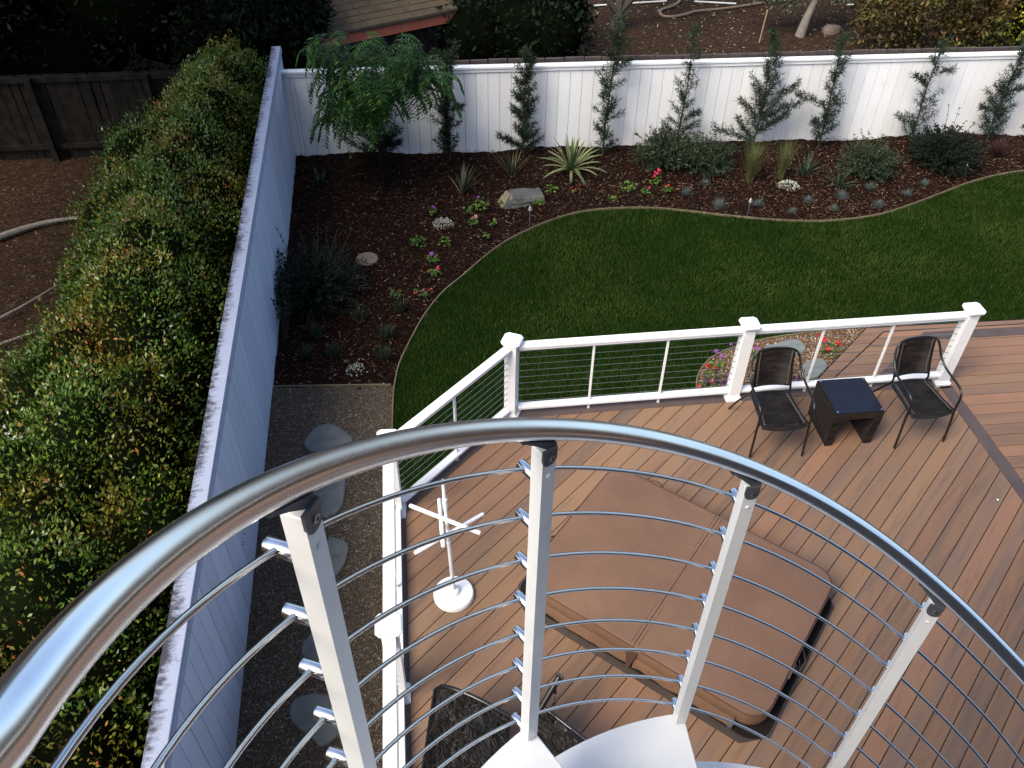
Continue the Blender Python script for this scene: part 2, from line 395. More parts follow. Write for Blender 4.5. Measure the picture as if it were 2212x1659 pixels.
MAT['geranium'] = foliage('geranium_leaves', [(0, (.014, .040, .006, 1)), (.6, (.045, .095, .012, 1)), (1, (.11, .16, .022, 1))], rough=.6)
for nme, c in (('pink', (.75, .07, .12, 1)), ('red', (.70, .02, .02, 1)), ('violet', (.42, .12, .50, 1)), ('purple', (.09, .03, .16, 1)), ('whitepink', (.70, .35, .45, 1)), ('whitefl', (.75, .75, .7, 1))):
    MAT[nme] = foliage(nme + '_petals', [(0, tuple(x * .7 for x in c[:3]) + (1,)), (1, c)], rough=.6)
MAT['brownleaf'] = foliage('autumn_leaves', [(0, (.025, .015, .007, 1)), (.5, (.070, .042, .016, 1)), (1, (.16, .10, .035, 1))],
                           [(0, (.035, .045, .012, 1)), (.6, (.09, .10, .025, 1)), (1, (.20, .18, .05, 1))], pscale=1.5, rough=.5)
MAT['yellowleaf'] = foliage('yellow_green_leaves', [(0, (.10, .12, .01, 1)), (.5, (.24, .24, .02, 1)), (1, (.50, .44, .05, 1))],
                            [(0, (.03, .05, .008, 1)), (.6, (.08, .12, .015, 1)), (1, (.16, .2, .03, 1))], pscale=.8, rough=.45)
MAT['greyleaf'] = foliage('grey_green_leaves', [(0, (.03, .04, .025, 1)), (.6, (.07, .085, .05, 1)), (1, (.16, .18, .11, 1))], rough=.55)
MAT['chip'] = foliage('bark_chips', [(0, (.007, .0034, .0022, 1)), (.5, (.036, .017, .010, 1)), (.85, (.11, .065, .042, 1)), (1, (.26, .18, .12, 1))], rough=.9, spec=.08)
MAT['chiplit'] = foliage('dry_litter', [(0, (.03, .018, .012, 1)), (.6, (.09, .055, .035, 1)), (1, (.32, .27, .21, 1))], rough=.9, spec=.08)
MAT['pebble'] = foliage('grey_pebbles', [(0, (.06, .046, .034, 1)), (.6, (.18, .135, .095, 1)), (.9, (.28, .235, .18, 1)), (1, (.40, .37, .33, 1))], rough=.7, spec=.1)
MAT['pebblewarm'] = foliage('tan_pebbles', [(0, (.07, .04, .025, 1)), (.4, (.19, .10, .055, 1)), (.8, (.34, .22, .13, 1)), (1, (.65, .55, .42, 1))], rough=.6)
MAT['rock'] = plain('layered_boulder', (.040, .045, .045, 1), (.11, .11, .09, 1), rough=.8, nscale=5, bmp=.8, bscale=9, bd=.03)
MAT['rockface'] = plain('mossy_rock_face', (.13, .115, .065, 1), (.20, .18, .11, 1), rough=.8, nscale=8, bmp=.6, bscale=12, bd=.02)
MAT['paverstone'] = plain('round_paver_stone', (.10, .075, .06, 1), (.15, .115, .09, 1), rough=.85, nscale=12, bmp=.5, bscale=30, bd=.01)
MAT['oldwood'] = plain('old_fence_wood', (.006, .0055, .005, 1), (.020, .017, .014, 1), rough=.95, spec=.05, nscale=6, bmp=.5, bscale=30, bd=.01)
MAT['shingle'] = plain('asphalt_shingles', (.055, .037, .018, 1), (.085, .060, .030, 1), rough=.9, nscale=5)
MAT['salmon'] = plain('salmon_fascia', (.32, .088, .048, 1), (.37, .105, .058, 1), rough=.6, nscale=5)
MAT['shedwall'] = plain('dark_shed_siding', (.014, .009, .007, 1), (.022, .014, .011, 1), rough=.8, nscale=5)
MAT['hose'] = plain('tan_hose', (.15, .11, .075, 1), rough=.55)
MAT['pvc'] = plain('white_pipe', (.60, .60, .57, 1), rough=.5)
MAT['stick'] = plain('dry_stick', (.30, .21, .13, 1), (.20, .14, .09, 1), rough=.8, nscale=20)
MAT['copper'] = plain('lamp_metal', (.25, .24, .23, 1), rough=.35, metal=.8)
MAT['stucco'] = plain('house_stucco', (.11, .095, .085, 1), (.14, .12, .105, 1), rough=.9, nscale=4)

# ---------------------------------------------------------------- frame of the deck
AU = math.radians(7.5); U = Vector((math.cos(AU), math.sin(AU), 0)); V_ = Vector((-math.sin(AU), math.cos(AU), 0))
P2 = Vector((-.005, 6.187, 0)); P3 = Vector((2.285, 6.490, 0)); P4 = Vector((4.557, 6.780, 0))
P1 = Vector((-.810, 3.152, 0)); P0 = Vector((-1.022, 4.900, 0)); PM = P1 + (P1 - P0)
ZG = -.6

# ================================================================ SETTING: ground, beds, lawn, gravel
def fence_y(x): return 12.955 + .1005 * x       # front face of the back fence
def fence_x(y): return -1.690 - .1465 * y       # right face of the left fence
FA = math.atan(.1005); LA = math.atan(.1465)    # their turn from the world axes
def ground_h(x, y):
    t = max(0, min(1, (y - (fence_y(x) + .3)) / 1.2)); t = t * t * (3 - 2 * t)
    if x < -4: t *= max(0, 1 - (-4 - x) / 1.5)
    return -.64 - 1.0 * t
gb = MB(); gx = [-200, -90, -50, -30] + [-20 + i * .8 for i in range(64)] + [50, 90, 200]; gy = [-200, -60, -20] + [-8 + i * .6 for i in range(75)] + [50, 90, 250]
vs_ = [(x, y, ground_h(x, y)) for y in gy for x in gx]; nx = len(gx)
gb.add(vs_, [(j * nx + i, j * nx + i + 1, (j + 1) * nx + i + 1, (j + 1) * nx + i) for j in range(len(gy) - 1) for i in range(nx - 1)], True)
tag(gb.build('ground', MAT['soil']), kind='structure')

EDGE = [(847, 960), (847.5, 907), (849, 865), (852, 831), (862, 787), (882, 743), (916, 681), (956, 631), (997, 597), (1051, 551), (1098, 518), (1159, 488), (1213, 468), (1267, 455), (1339, 449), (1416, 449), (1490, 456),
        (1560, 464), (1668, 474), (1776, 477), (1884, 466), (1956, 446), (2028, 419), (2100, 392), (2172, 374), (2240, 366), (2330, 362)]
edge = [g(x, y, -.57) for x, y in spline(EDGE, 4) and [(p.x, p.y) for p in spline(EDGE, 4)]]
LAWN = [(p.x, p.y) for p in edge] + [(14, 10.6), (14, 3), (-.9, 3)]
lm = MB(); lm.prism(LAWN, -.66, -.59)
tag(lm.build('lawn', MAT['lawnbase']), kind='structure')
# left gravel and its boundary with the bed
GB = [g(586, 837, -.59), g(700, 834, -.59), g(850, 832, -.59)]
GL = [(fence_x(GB[0].y) - .0, GB[0].y), (GB[1].x, GB[1].y), (GB[2].x, GB[2].y)] + [(g(x, y, -.59).x, g(x, y, -.59).y) for x, y in ((849, 870), (847, 960))] + [(-.9, 4.8), (-.5, 1), (-.3, -3), (-1.3, -3), (fence_x(0), 0)]
gm = MB(); gm.prism(GL, -.66, -.595)
tag(gm.build('gravel_path', MAT['gravel']), kind='structure')
ARC = [(1500, 905), (1503, 870), (1504, 847), (1505, 821), (1510, 805), (1520, 789), (1538, 772), (1558, 762), (1581, 752), (1640, 735), (1720, 722), (1800, 712), (1880, 704), (1960, 697)]
arc = [g(p.x, p.y, -.57) for p in spline(ARC, 4)]
GR = [(p.x, p.y) for p in arc] + [(5.3, 8.2), (4.3, 7.0), (2.5, 6.4), (1.6, 6.2)]
gm = MB(); gm.prism(GR, -.66, -.578)
tag(gm.build('gravel_bed', MAT['gravelwarm']), kind='structure')
# mulch bed: a lumpy sheet between the fences, the lawn and the gravel
BED = [(fence_x(GB[0].y), GB[0].y), (GB[1].x, GB[1].y), (GB[2].x, GB[2].y)] + [(p.x, p.y) for p in edge if p.y > GB[2].y] + [(14, 14.3), (fence_x(12.6) - .02, fence_y(-3.5) - .02)]
st = .09; X, Y = np.meshgrid(np.arange(-3.9, 12, st), np.arange(6.6, 14.4, st))
hx = np.sin(X * 2.1 + 1.3 * np.sin(Y * 1.7)) * .012 + np.sin(Y * 3.3 + X) * .008 + rng.normal(0, .008, X.shape)
hf = np.clip(1 - (fence_y(X) - Y) / .8, 0, 1) * (.03 + .03 * np.sin(X * 3.1) * np.sin(X * 1.27 + 1))
Z = -.612 + hx + hf
inb = inpoly(X, Y, BED) | (np.hypot(X - 99, Y) < 0)
grow = inb.copy()
for dx, dy in ((1, 0), (-1, 0), (0, 1), (0, -1)): grow |= np.roll(np.roll(inb, dy, 0), dx, 1)
cells = grow[:-1, :-1] & grow[1:, :-1] & grow[:-1, 1:] & grow[1:, 1:]
cells &= (X[:-1, :-1] > fence_x(Y[:-1, :-1]) - .05) & (Y[:-1, :-1] < fence_y(X[:-1, :-1]) - .02)
J, I = np.nonzero(cells); w_ = X.shape[1]
F = np.stack([J * w_ + I, J * w_ + I + 1, (J + 1) * w_ + I + 1, (J + 1) * w_ + I], 1)
o = fast_mesh('mulch_bed', np.stack([X, Y, Z], -1).reshape(-1, 3), F, MAT['mulch'], smooth=True); tag(o, kind='structure')
# bark chips lying over it
n = 52000; q = sample(BED, n); q = q[(q[:, 0] < 10.5)]
vis = rng.random(len(q)) < np.clip(.35 + (q[:, 0] + 3.5) * .08, .3, 1); q = q[vis]; n = len(q)
P = np.column_stack([q, -.600 + rng.random(n) * .022 + np.clip(1 - (fence_y(q[:, 0]) - q[:, 1]) / .5, 0, 1) * (.03 + .025 * np.sin(q[:, 0] * 5))])
D = norm(np.column_stack([rng.normal(size=(n, 2)), rng.normal(0, .28, n)]))
V, F = leaf_arrays(P, D, rng.gamma(3, .010, n) + .012, rng.uniform(.006, .016, n), roll=norm(np.column_stack([rng.normal(0, .35, (n, 2)), np.ones(n)])))
tag(fast_mesh('bark_chips', V, F, MAT['chip'], rnd=rng.random(n) ** 1.3), kind='stuff')
# edging boards
def edging(name, pts, label, z1=-.562, th=.014):
    m = MB(); L = [Vector((p.x, p.y, 0)) for p in pts]; vs = []
    for i, p in enumerate(L):
        t = (L[min(i + 1, len(L) - 1)] - L[max(i - 1, 0)]).normalized(); nn = Vector((-t.y, t.x, 0))
        a = p + nn * th / 2; b = p - nn * th / 2
        vs += [(a.x, a.y, -.66), (a.x, a.y, z1), (b.x, b.y, z1), (b.x, b.y, -.66)]
    fs = []
    for i in range(len(L) - 1):
        for k in range(3): fs.append((i * 4 + k, i * 4 + k + 1, (i + 1) * 4 + k + 1, (i + 1) * 4 + k))
    fs += [(0, 1, 2, 3), tuple((len(L) - 1) * 4 + k for k in (3, 2, 1, 0))]
    m.add(vs, fs, True); o = m.build(name, MAT['edging']); tag(o, label, 'edging'); return o
edging('lawn_edging', edge, 'thin tan edging board curving between the lawn and the mulch bed', z1=-.558)
edging('gravel_edging', [Vector((fence_x(GB[0].y) + .01, GB[0].y + .01, 0)), GB[1], GB[2] - Vector((.03, 0, 0))], 'straight thin edging between the dark mulch and the gravel by the left fence', z1=-.572)
edging('round_edging', arc, 'thin edging bent round the warm gravel beyond the deck railing', z1=-.556)
# grass blades
n = 480000; q = sample([(x, min(y, 12.5)) for x, y in LAWN], n); q = q[(q[:, 0] < 9.3) & (q[:, 1] > 4.6)]
q = q[~inpoly(q[:, 0], q[:, 1], GR)]
DECKBLOCK = [(P0.x - .1, P0.y), (P2.x, P2.y + .1), (P3.x, P3.y + .1), (3.9, 7.0), (4.45, 8.3), (14, 9.5), (14, 0), (0, 0)]
q = q[~inpoly(q[:, 0], q[:, 1], DECKBLOCK)]; n = len(q)
A = rng.uniform(0, 2 * pi, n); L = rng.uniform(.035, .075, n); lean = rng.uniform(.1, 1.0, n)
patchn = np.sin(q[:, 0] * 1.9 + 2 * np.sin(q[:, 1] * 1.1)) * np.sin(q[:, 1] * 2.3 + q[:, 0] * .7) + .6 * np.sin(q[:, 0] * 6.1 + 3 * np.sin(q[:, 1] * 4.3)) * np.sin(q[:, 1] * 7.7 + 2 * np.sin(q[:, 0] * 3.1))
h = np.stack([np.sin(A), np.cos(A), 0 * A], 1); s = np.stack([np.cos(A), -np.sin(A), 0 * A], 1)
B = np.column_stack([q, np.full(n, -.592)]); T = B + (h * np.sin(lean)[:, None] + np.array([0, 0, 1]) * np.cos(lean)[:, None]) * L[:, None]
W = rng.uniform(.0022, .0045, n)[:, None] * s
V = np.stack([B - W, B + W, T], 1).reshape(-1, 3); F = np.arange(3 * n).reshape(n, 3)
r = np.clip(.47 + .20 * patchn + rng.normal(0, .17, n), 0, .95); r[rng.random(n) < .010] = 1
tag(fast_mesh('grass', V, F, MAT['grass'], rnd=r), kind='stuff')
# loose pebbles
def pebbles(name, poly, n, mat, z, smin, smax, keep=None):
    q = sample(poly, n)
    if keep is not None: q = q[keep(q)]
    n = len(q); sz = rng.uniform(smin, smax, (n, 1)); d = np.array([(1, 0, 0), (0, 1, 0), (-1, 0, 0), (0, -1, 0), (0, 0, .6), (0, 0, -.6)])
    a = rng.uniform(0, 2 * pi, n); ca, sa = np.cos(a), np.sin(a); el = rng.uniform(.6, 1, n)
    dx = d[None, :, 0] * el[:, None]; dy = d[None, :, 1]
    V = np.stack([dx * ca[:, None] - dy * sa[:, None], dx * sa[:, None] + dy * ca[:, None], np.broadcast_to(d[None, :, 2], dx.shape)], -1) * sz[:, :, None]
    V += np.column_stack([q, np.full(n, z)])[:, None, :] + rng.normal(0, .002, (n, 1, 3))
    f = np.array([(0, 1, 4), (1, 2, 4), (2, 3, 4), (3, 0, 4), (1, 0, 5), (2, 1, 5), (3, 2, 5), (0, 3, 5)])
    F = (np.arange(n)[:, None, None] * 6 + f[None]).reshape(-1, 3)
    tag(fast_mesh(name, V.reshape(-1, 3), F, mat, rnd=np.repeat(rng.random(n) ** 1.4, 8)), kind='stuff')
pebbles('grey_gravel', [(p[0], p[1]) for p in GL], 30000, MAT['pebble'], -.592, .005, .011, lambda q: (q[:, 1] > 2) & (q[:, 1] < 8))
pebbles('tan_gravel', GR, 15000, MAT['pebblewarm'], -.574, .007, .014, lambda q: q[:, 1] > 6.5)

# ---------------------------------------------------------------- flagstones
def stone(pts, z, mat, label, group, th=.035, name='flagstone'):
    P = [g(x, y, z + th) for x, y in pts]; c = sum(P, Vector()) / len(P)
    sm = []
    for i in range(len(P)):
        a, b = P[i], P[(i + 1) % len(P)]
        pm = P[i - 1]
        sm.append(a * .8 + pm * .1 + b * .1); sm.append((a + b) / 2 + Vector((random.uniform(-.012, .012), random.uniform(-.012, .012), 0)))
    m = MB(); m.prism([(p.x - c.x, p.y - c.y) for p in sm], 0, th, bev=.012); o = m.build(name, mat)
    o.location = (c.x, c.y, z); tag(o, label, 'flagstone', group); return o
gp = 'grey flagstones set in the gravel path'
stone([(652, 955), (680, 919), (716, 909), (766, 943), (758, 962), (700, 984), (664, 973)], ZG, MAT['slate'], 'grey flagstone farthest along the path, just above the steel handrail', gp)
stone([(672, 1030), (690, 1000), (745, 995), (748, 1035), (744, 1095), (704, 1123), (676, 1099)], ZG, MAT['slate'], 'grey flagstone half hidden under the steel handrail', gp)
stone([(680, 1194), (697, 1173), (712, 1160), (729, 1159), (756, 1173), (751, 1198), (736, 1232), (719, 1262), (690, 1264), (672, 1235)], ZG, MAT['slate'], 'pointed grey flagstone seen right beside the leftmost baluster', gp)
stone([(715, 1323), (734, 1339), (740, 1379), (752, 1395), (748, 1419), (736, 1439), (690, 1440), (644, 1411), (656, 1383), (680, 1350)], ZG, MAT['slate'], 'grey flagstone mostly hidden behind the leftmost baluster', gp)
stone([(624, 1531), (632, 1507), (680, 1491), (740, 1507), (750, 1560), (712, 1607), (688, 1615), (664, 1587), (628, 1563)], ZG, MAT['slate'], 'large grey flagstone nearest the bottom of the picture', gp)
s6 = lambda X, Y: (.8848 * 1660 + X * .16, .8848 * 780 + Y * .16)
gp = 'pale flagstones in the warm gravel'
stone([s6(1115, 350), s6(1480, 258), s6(1630, 262), s6(1735, 385), s6(1570, 480), s6(1150, 430)], -.578, MAT['slatelight'], 'pale angular flagstone behind the top rail near the purple flower spike', gp, .02)
stone([s6(1640, 590), s6(1820, 510), s6(1960, 530), s6(2020, 620), s6(1900, 740), s6(1800, 800), s6(1640, 790)], -.578, MAT['slatelight'], 'rounded pale flagstone between the left chair and the deck steps', gp, .02)
c = g(793, 560, -.58); m = MB(); m.lathe([(.14, 0), (.15, .01), (.15, .03), (.142, .038)], n=24); o = m.build('stepping_stone', MAT['paverstone']); o.location = (c.x, c.y, -.598)
tag(o, 'round brown stepping stone in the dark mulch', 'stepping stone')

# ================================================================ DECK
def boards(name, poly, ang, origin, mat, width=.138, gap=.007, z=0, th=.025):
    """boards run along local X; each is clipped to the outline"""
    ca, sa = math.cos(-ang), math.sin(-ang)
    L = [((p[0] - origin[0]) * ca - (p[1] - origin[1]) * sa, (p[0] - origin[0]) * sa + (p[1] - origin[1]) * ca) for p in poly]
    def clip(P, y, keep_above):
        out = []
        for i in range(len(P)):
            a, b = P[i], P[(i + 1) % len(P)]; ia = (a[1] >= y) == keep_above; ib = (b[1] >= y) == keep_above
            if ia: out.append(a)
            if ia != ib: t = (y - a[1]) / (b[1] - a[1]); out.append((a[0] + (b[0] - a[0]) * t, y))
        return out
    m = MB(); y0 = min(p[1] for p in L); y1 = max(p[1] for p in L); k = math.floor(y0 / (width + gap))
    while k * (width + gap) < y1:
        a = k * (width + gap); c = clip(clip(L, a, True), a + width, False)
        if len(c) >= 3:
            cc = [c[0]]
            for p in c[1:]:
                if math.hypot(p[0] - cc[-1][0], p[1] - cc[-1][1]) > 1e-4: cc.append(p)
            if math.hypot(cc[0][0] - cc[-1][0], cc[0][1] - cc[-1][1]) < 1e-4: cc.pop()
            if len(cc) >= 3: m.prism(cc, -th, 0, rnd=random.random())
        k += 1
    o = m.build(name, mat); o.location = (origin[0], origin[1], z); o.rotation_euler = (0, 0, ang); return o
deck = empty('deck', (0, 0, 0)); tag(deck, kind='structure')
hw = .075
dirA = (P0 - P1).normalized(); nA = Vector((dirA.y, -dirA.x, 0))      # to the right of the left rail
S0 = Vector((4.525, 6.66, 0)); sdir = Vector((.135, -.99, 0)).normalized(); sn = Vector((-sdir.y, sdir.x, 0))
if sn.x < 0: sn = -sn
def lineint(p, d, q, e):
    den = d.x * e.y - d.y * e.x; t = ((q.x - p.x) * e.y - (q.y - p.y) * e.x) / den; return p + d * t
d02 = (P2 - P0).normalized(); n02 = Vector((d02.y, -d02.x, 0))
d24 = (P4 - P2).normalized(); n24 = Vector((d24.y, -d24.x, 0))
bot = -3.0
i0 = lineint(P1 + nA * hw, dirA, P0 + n02 * hw, d02); i1 = lineint(P0 + n02 * hw, d02, P2 + n24 * hw, d24)
sL = S0; i2 = lineint(P2 + n24 * hw, d24, sL, sdir); i2b = sL + sdir * 9
lowb = lineint(P1 + nA * hw, dirA, Vector((0, bot, 0)), Vector((1, 0, 0)))
Lpoly = [i0, i1, i2, i2b, Vector((lowb.x, bot, 0))]
o = boards('board_panel', Lpoly, math.radians(90 - 40.3), (0, 0), MAT['deck']); o.parent = deck
# divider and edge boards (dark)
m = MB()
def strip(a, b, c, d, z1=0.0): m.prism([(a.x, a.y), (b.x, b.y), (c.x, c.y), (d.x, d.y)], -.025, z1)
g_ = .004
sw = .135
i3 = lineint(P2 + n24 * hw, d24, S0 + sn * sw, sdir)
strip(S0 + sn * g_, i2b + sn * g_, i2b + sn * (sw), S0 + sn * (sw))
e0 = lineint(P1 - nA * hw, dirA, P0 - n02 * hw, d02); e1 = lineint(P0 - n02 * hw, d02, P2 - n24 * hw, d24); e2 = P4 - n24 * hw + d24 * .05
f0 = lineint(P1 + nA * (hw - g_), dirA, P0 + n02 * (hw - g_), d02); f1 = lineint(P0 + n02 * (hw - g_), d02, P2 + n24 * (hw - g_), d24); f2 = P4 + n24 * (hw - g_) - d24 * .045
low0 = lineint(P1 - nA * hw, dirA, Vector((0, bot, 0)), Vector((1, 0, 0))); low1 = lineint(P1 + nA * (hw - g_), dirA, Vector((0, bot, 0)), Vector((1, 0, 0)))
strip(low0, low1, f0, e0); strip(e0, f0, f1, e1)
K0 = Vector((3.72, 6.67, 0)); K1 = g(1995, 717, 0); K2 = g(2212, 705, 0); K1i = g(2015, 733, 0); K2i = g(2212, 720, 0)
kd = (K2 - K1).normalized(); K2 = K1 + kd * 6; K2i = K1i + kd * 6
kdd = (K1 - g(1887, 821, 0)).normalized(); kn = Vector((kdd.y, -kdd.x, 0))
K0 = lineint(K1, kdd, P3 - n24 * hw, d24); K1i = lineint(K1 + kn * .135, kdd, K2i, kd); K0i = lineint(K1i, kdd, P3 - n24 * hw, d24)
strip(e1, f1, lineint(f1, d24, S0, sdir) - sdir * 0, lineint(e1, d24, S0, sdir))
strip(K0, K1, K1i, K0i); strip(K1, K2, K2i, K1i)
o = m.build('border_board', MAT['border'], deck)
Rpoly = [K0i + kn * g_, K1i + kn * g_ - kd.cross(Vector((0, 0, 1))) * -g_, K2i + Vector((0, -g_, 0)), Vector((K2i.x, bot, 0)), S0 + sn * (sw + g_) + sdir * 9, lineint(S0 + sn * (sw + g_), sdir, P3 - n24 * hw, d24)]
o = boards('board_panel', Rpoly, math.radians(6.6), (0, 0.03), MAT['deck']); o.parent = deck
# frame, fascia below the boards
m = MB(); out = [e0, e1, K0, K1, K2, Vector((K2.x, bot, 0)), Vector((low0.x, bot, 0))]
m.prism([(p.x + (.01 if i in (4, 5) else 0), p.y) for i, p in enumerate(out)], ZG + .0, -.027); m.build('fascia_board', MAT['fascia'], deck)
# two steps wrapping the corner
stp = empty('deck_steps'); tag(stp, kind='structure')
def treadpoly(z, a0, a1, c1, r1):
    return [a0, a1, c1, r1]
q2c, q2l = g(1910, 717, -.2), g(1810, 811, -.2); dl = (q2c - q2l).normalized()
q3c, q3l = g(1872, 709, -.4), g(1773, 813, -.4); dl3 = (q3c - q3l).normalized()
far2 = q2c + kd * 7
base2 = lineint(q2l, dl, P3 - n24 * hw, d24); base3 = lineint(q3l, dl3, P3 - n24 * hw, d24)
T1 = [base2, q2c, far2, K2, K1, K0]
T2 = [base3, q3c, q3c + kd * 7, far2, q2c, base2]
for T, z in ((T1, -.2), (T2, -.4)):
    o = boards('step_tread', T, math.radians(6.6), (0, .09), MAT['deck'], z=z); o.parent = stp
    m = MB()
    for a_, b_ in ((T[0], T[1]), (T[1], T[2])):
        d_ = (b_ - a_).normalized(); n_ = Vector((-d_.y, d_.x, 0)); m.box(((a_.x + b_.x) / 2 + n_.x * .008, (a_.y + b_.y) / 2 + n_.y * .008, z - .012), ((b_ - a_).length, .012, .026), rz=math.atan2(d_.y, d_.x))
    m.build('step_nosing', MAT['fascia'], stp)  # dark strip standing in for the shadow gap along each step edge
    m = MB(); m.prism([(p.x, p.y) for p in T], ZG, z - .027); m.build('step_riser', MAT['fascia'], stp)
# small recessed light in the boards
c = g(2155, 1080, 0); m = MB(); m.lathe([(.020, .001), (.020, .0035), (.016, .004)], n=16); o = m.build('deck_light', MAT['bracket']); o.location = (c.x, c.y, 0)
tag(o, 'tiny round recessed light set in the deck boards at right', 'light')
m = MB(); m.lathe([(.011, .004), (.010, .0055)], n=14); m.build('lens', MAT['white'], o)

# ---------------------------------------------------------------- deck railing
rail = empty('deck_railing', (0, 0, 0)); tag(rail, 'white deck railing with steel cables and capped posts around the deck edge', 'railing')
def post(P, ang):
    m = MB(); m.box((0, 0, .5), (.112, .112, .96), bev=.006); p = m.build('post', MAT['white'], rail); p.location = (P.x, P.y, .0); p.rotation_euler = (0, 0, ang)
    m = MB()
    def oct_(h, c): return [(-h + c, -h), (h - c, -h), (h, -h + c), (h, h - c), (h - c, h), (-h + c, h), (-h, h - c), (-h, -h + c)]
    for (h, c, z0, z1) in ((.066, .004, .925, .945), (.082, .018, .945, .962)): m.prism(oct_(h, c), z0, z1)
    lo = oct_(.092, .028); hi = oct_(.080, .024); n = 8
    m.add([(x, y, .962) for x, y in lo] + [(x, y, .972) for x, y in lo] + [(x, y, .984) for x, y in hi] + [(0, 0, .994)],
          [tuple(range(8))[::-1]] + [(i, (i + 1) % 8, 8 + (i + 1) % 8, 8 + i) for i in range(8)] + [(8 + i, 8 + (i + 1) % 8, 16 + (i + 1) % 8, 16 + i) for i in range(8)] + [(16 + i, 16 + (i + 1) % 8, 24) for i in range(8)])
    m.build('post_cap', MAT['white'], p)
    m = MB()
    for (h, z0, z1) in ((.083, 0, .022), (.072, .022, .034), (.066, .034, .044)): m.prism(oct_(h, .012), z0, z1)
    m.build('post_base', MAT['white'], p)
    return p
angA = math.atan2(-dirA.x, dirA.y)
post(PM, angA); post(P1, angA); post(P0, angA + math.radians(-3)); post(P2, math.radians(-18)); post(P3, AU); post(P4, AU)
def bay(A, B, ia, ib, nst):
    d = (B - A); L = d.length; d = d.normalized(); ang = math.atan2(d.y, d.x); a = A + d * ia; b = B - d * ib; c = (a + b) / 2; L = (b - a).length
    m = MB()
    for (z, w, h) in ((.898, .088, .026), (.870, .066, .032), (.852, .046, .012)): m.box((0, 0, z), (L, w, h), bev=.004 if h > .02 else 0)
    o = m.build('top_rail', MAT['white'], rail); o.location = (c.x, c.y, 0); o.rotation_euler = (0, 0, ang)
    m = MB()
    for (z, w, h) in ((.098, .080, .030), (.076, .060, .020)): m.box((0, 0, z), (L, w, h), bev=.004)
    o = m.build('bottom_rail', MAT['white'], rail); o.location = (c.x, c.y, 0); o.rotation_euler = (0, 0, ang)
    for i in range(nst):
        t = (i + 1) / (nst + 1); p = a + (b - a) * t
        m = MB(); m.box((0, 0, .48), (.020, .020, .735)); m.box((0, 0, .034), (.022, .022, .068)); m.box((0, 0, .1155), (.05, .03, .004))
        o = m.build('stanchion', MAT['whitepaint'], rail); o.location = (p.x, p.y, 0); o.rotation_euler = (0, 0, ang)
    for i in range(9):
        z = .165 + i * .0815
        m = MB(); m.tube([(a.x, a.y, z), (b.x, b.y, z)], .0022, 6, False)
        for e, sgn in ((a, 1), (b, -1)): m.tube([e + Vector((0, 0, z)), e + d * sgn * .05 + Vector((0, 0, z))], .0042, 6)
        m.build('cable', MAT['cable'], rail)
bay(PM, P1, .057, .057, 1); bay(P1, P0, .057, .057, 1); bay(P0, P2, .062, .066, 1); bay(P2, P3, .064, .057, 2); bay(P3, P4, .057, .057, 2)

# ================================================================ SPIRAL STAIRCASE
HX, HY, HR = .53739, .23048, .77315
def zr(a):
    def f(a): return CZ - 1.18563 - .52049 * a - .05844 * a ** 2 + .0073 * a ** 3 + .08228 * a ** 4 + .03906 * a ** 5
    if a < -1.64: return f(-1.64) + .46 * (-1.64 - a)
    if a > .66: return f(.66) - .53 * (a - .66)
    return f(a)
A1, DA = -1.22703, .53921
def hp(a, r=HR, dz=0): return Vector((HX + r * math.sin(a), HY + r * math.cos(a), zr(a) + dz))
st = empty('spiral_staircase', (HX, HY, 0)); tag(st, 'white spiral staircase with a curved brushed steel handrail in the foreground', 'staircase')
inv = Vector((-HX, -HY, 0))
KMAX = 7
aend = A1 + DA * KMAX
m = MB(); m.tube([hp(-2.35 + i * (aend + 2.35 + .1) / 170) + inv for i in range(171)], .0162, 28)
m.build('handrail', MAT['steel'], st)
for j in range(1, 9):
    m = MB(); m.tube([hp(-2.35 + i * (aend + 2.35 + .04) / 150, HR + .036, -.1145 * j + (.003 if j == 8 else 0)) + inv for i in range(151)], .0037, 10)
    m.build('rod', MAT['rodsteel'], st)
m = MB(); m.lathe([(.055, 0), (.055, CZ - .35), (.05, CZ - .33)], n=32); m.build('column', MAT['whitepaint'], st)
def tread(k):
    a1 = A1 + DA * k; z = zr(a1) - .926 if k < 8 else zr(A1 + DA * 7) - .926 - .2806 * (k - 7)
    if z < .15: return
    ao = a1 + .022; ai = a1 - DA - .10; n = 14; Ro = HR + .020; ri = .056
    pts = [(Ro * math.sin(ai + (ao - ai) * i / n), Ro * math.cos(ai + (ao - ai) * i / n)) for i in range(n + 1)]
    pts += [(ri * math.sin(ao - .1), ri * math.cos(ao - .1)), (ri * math.sin(ai + .1), ri * math.cos(ai + .1))]
    m = MB(); m.prism(pts, z - .045, z, bev=.003); m.build('tread', MAT['whitepaint'], st)
for k in range(-1, 17): tread(k)
bw = .0125
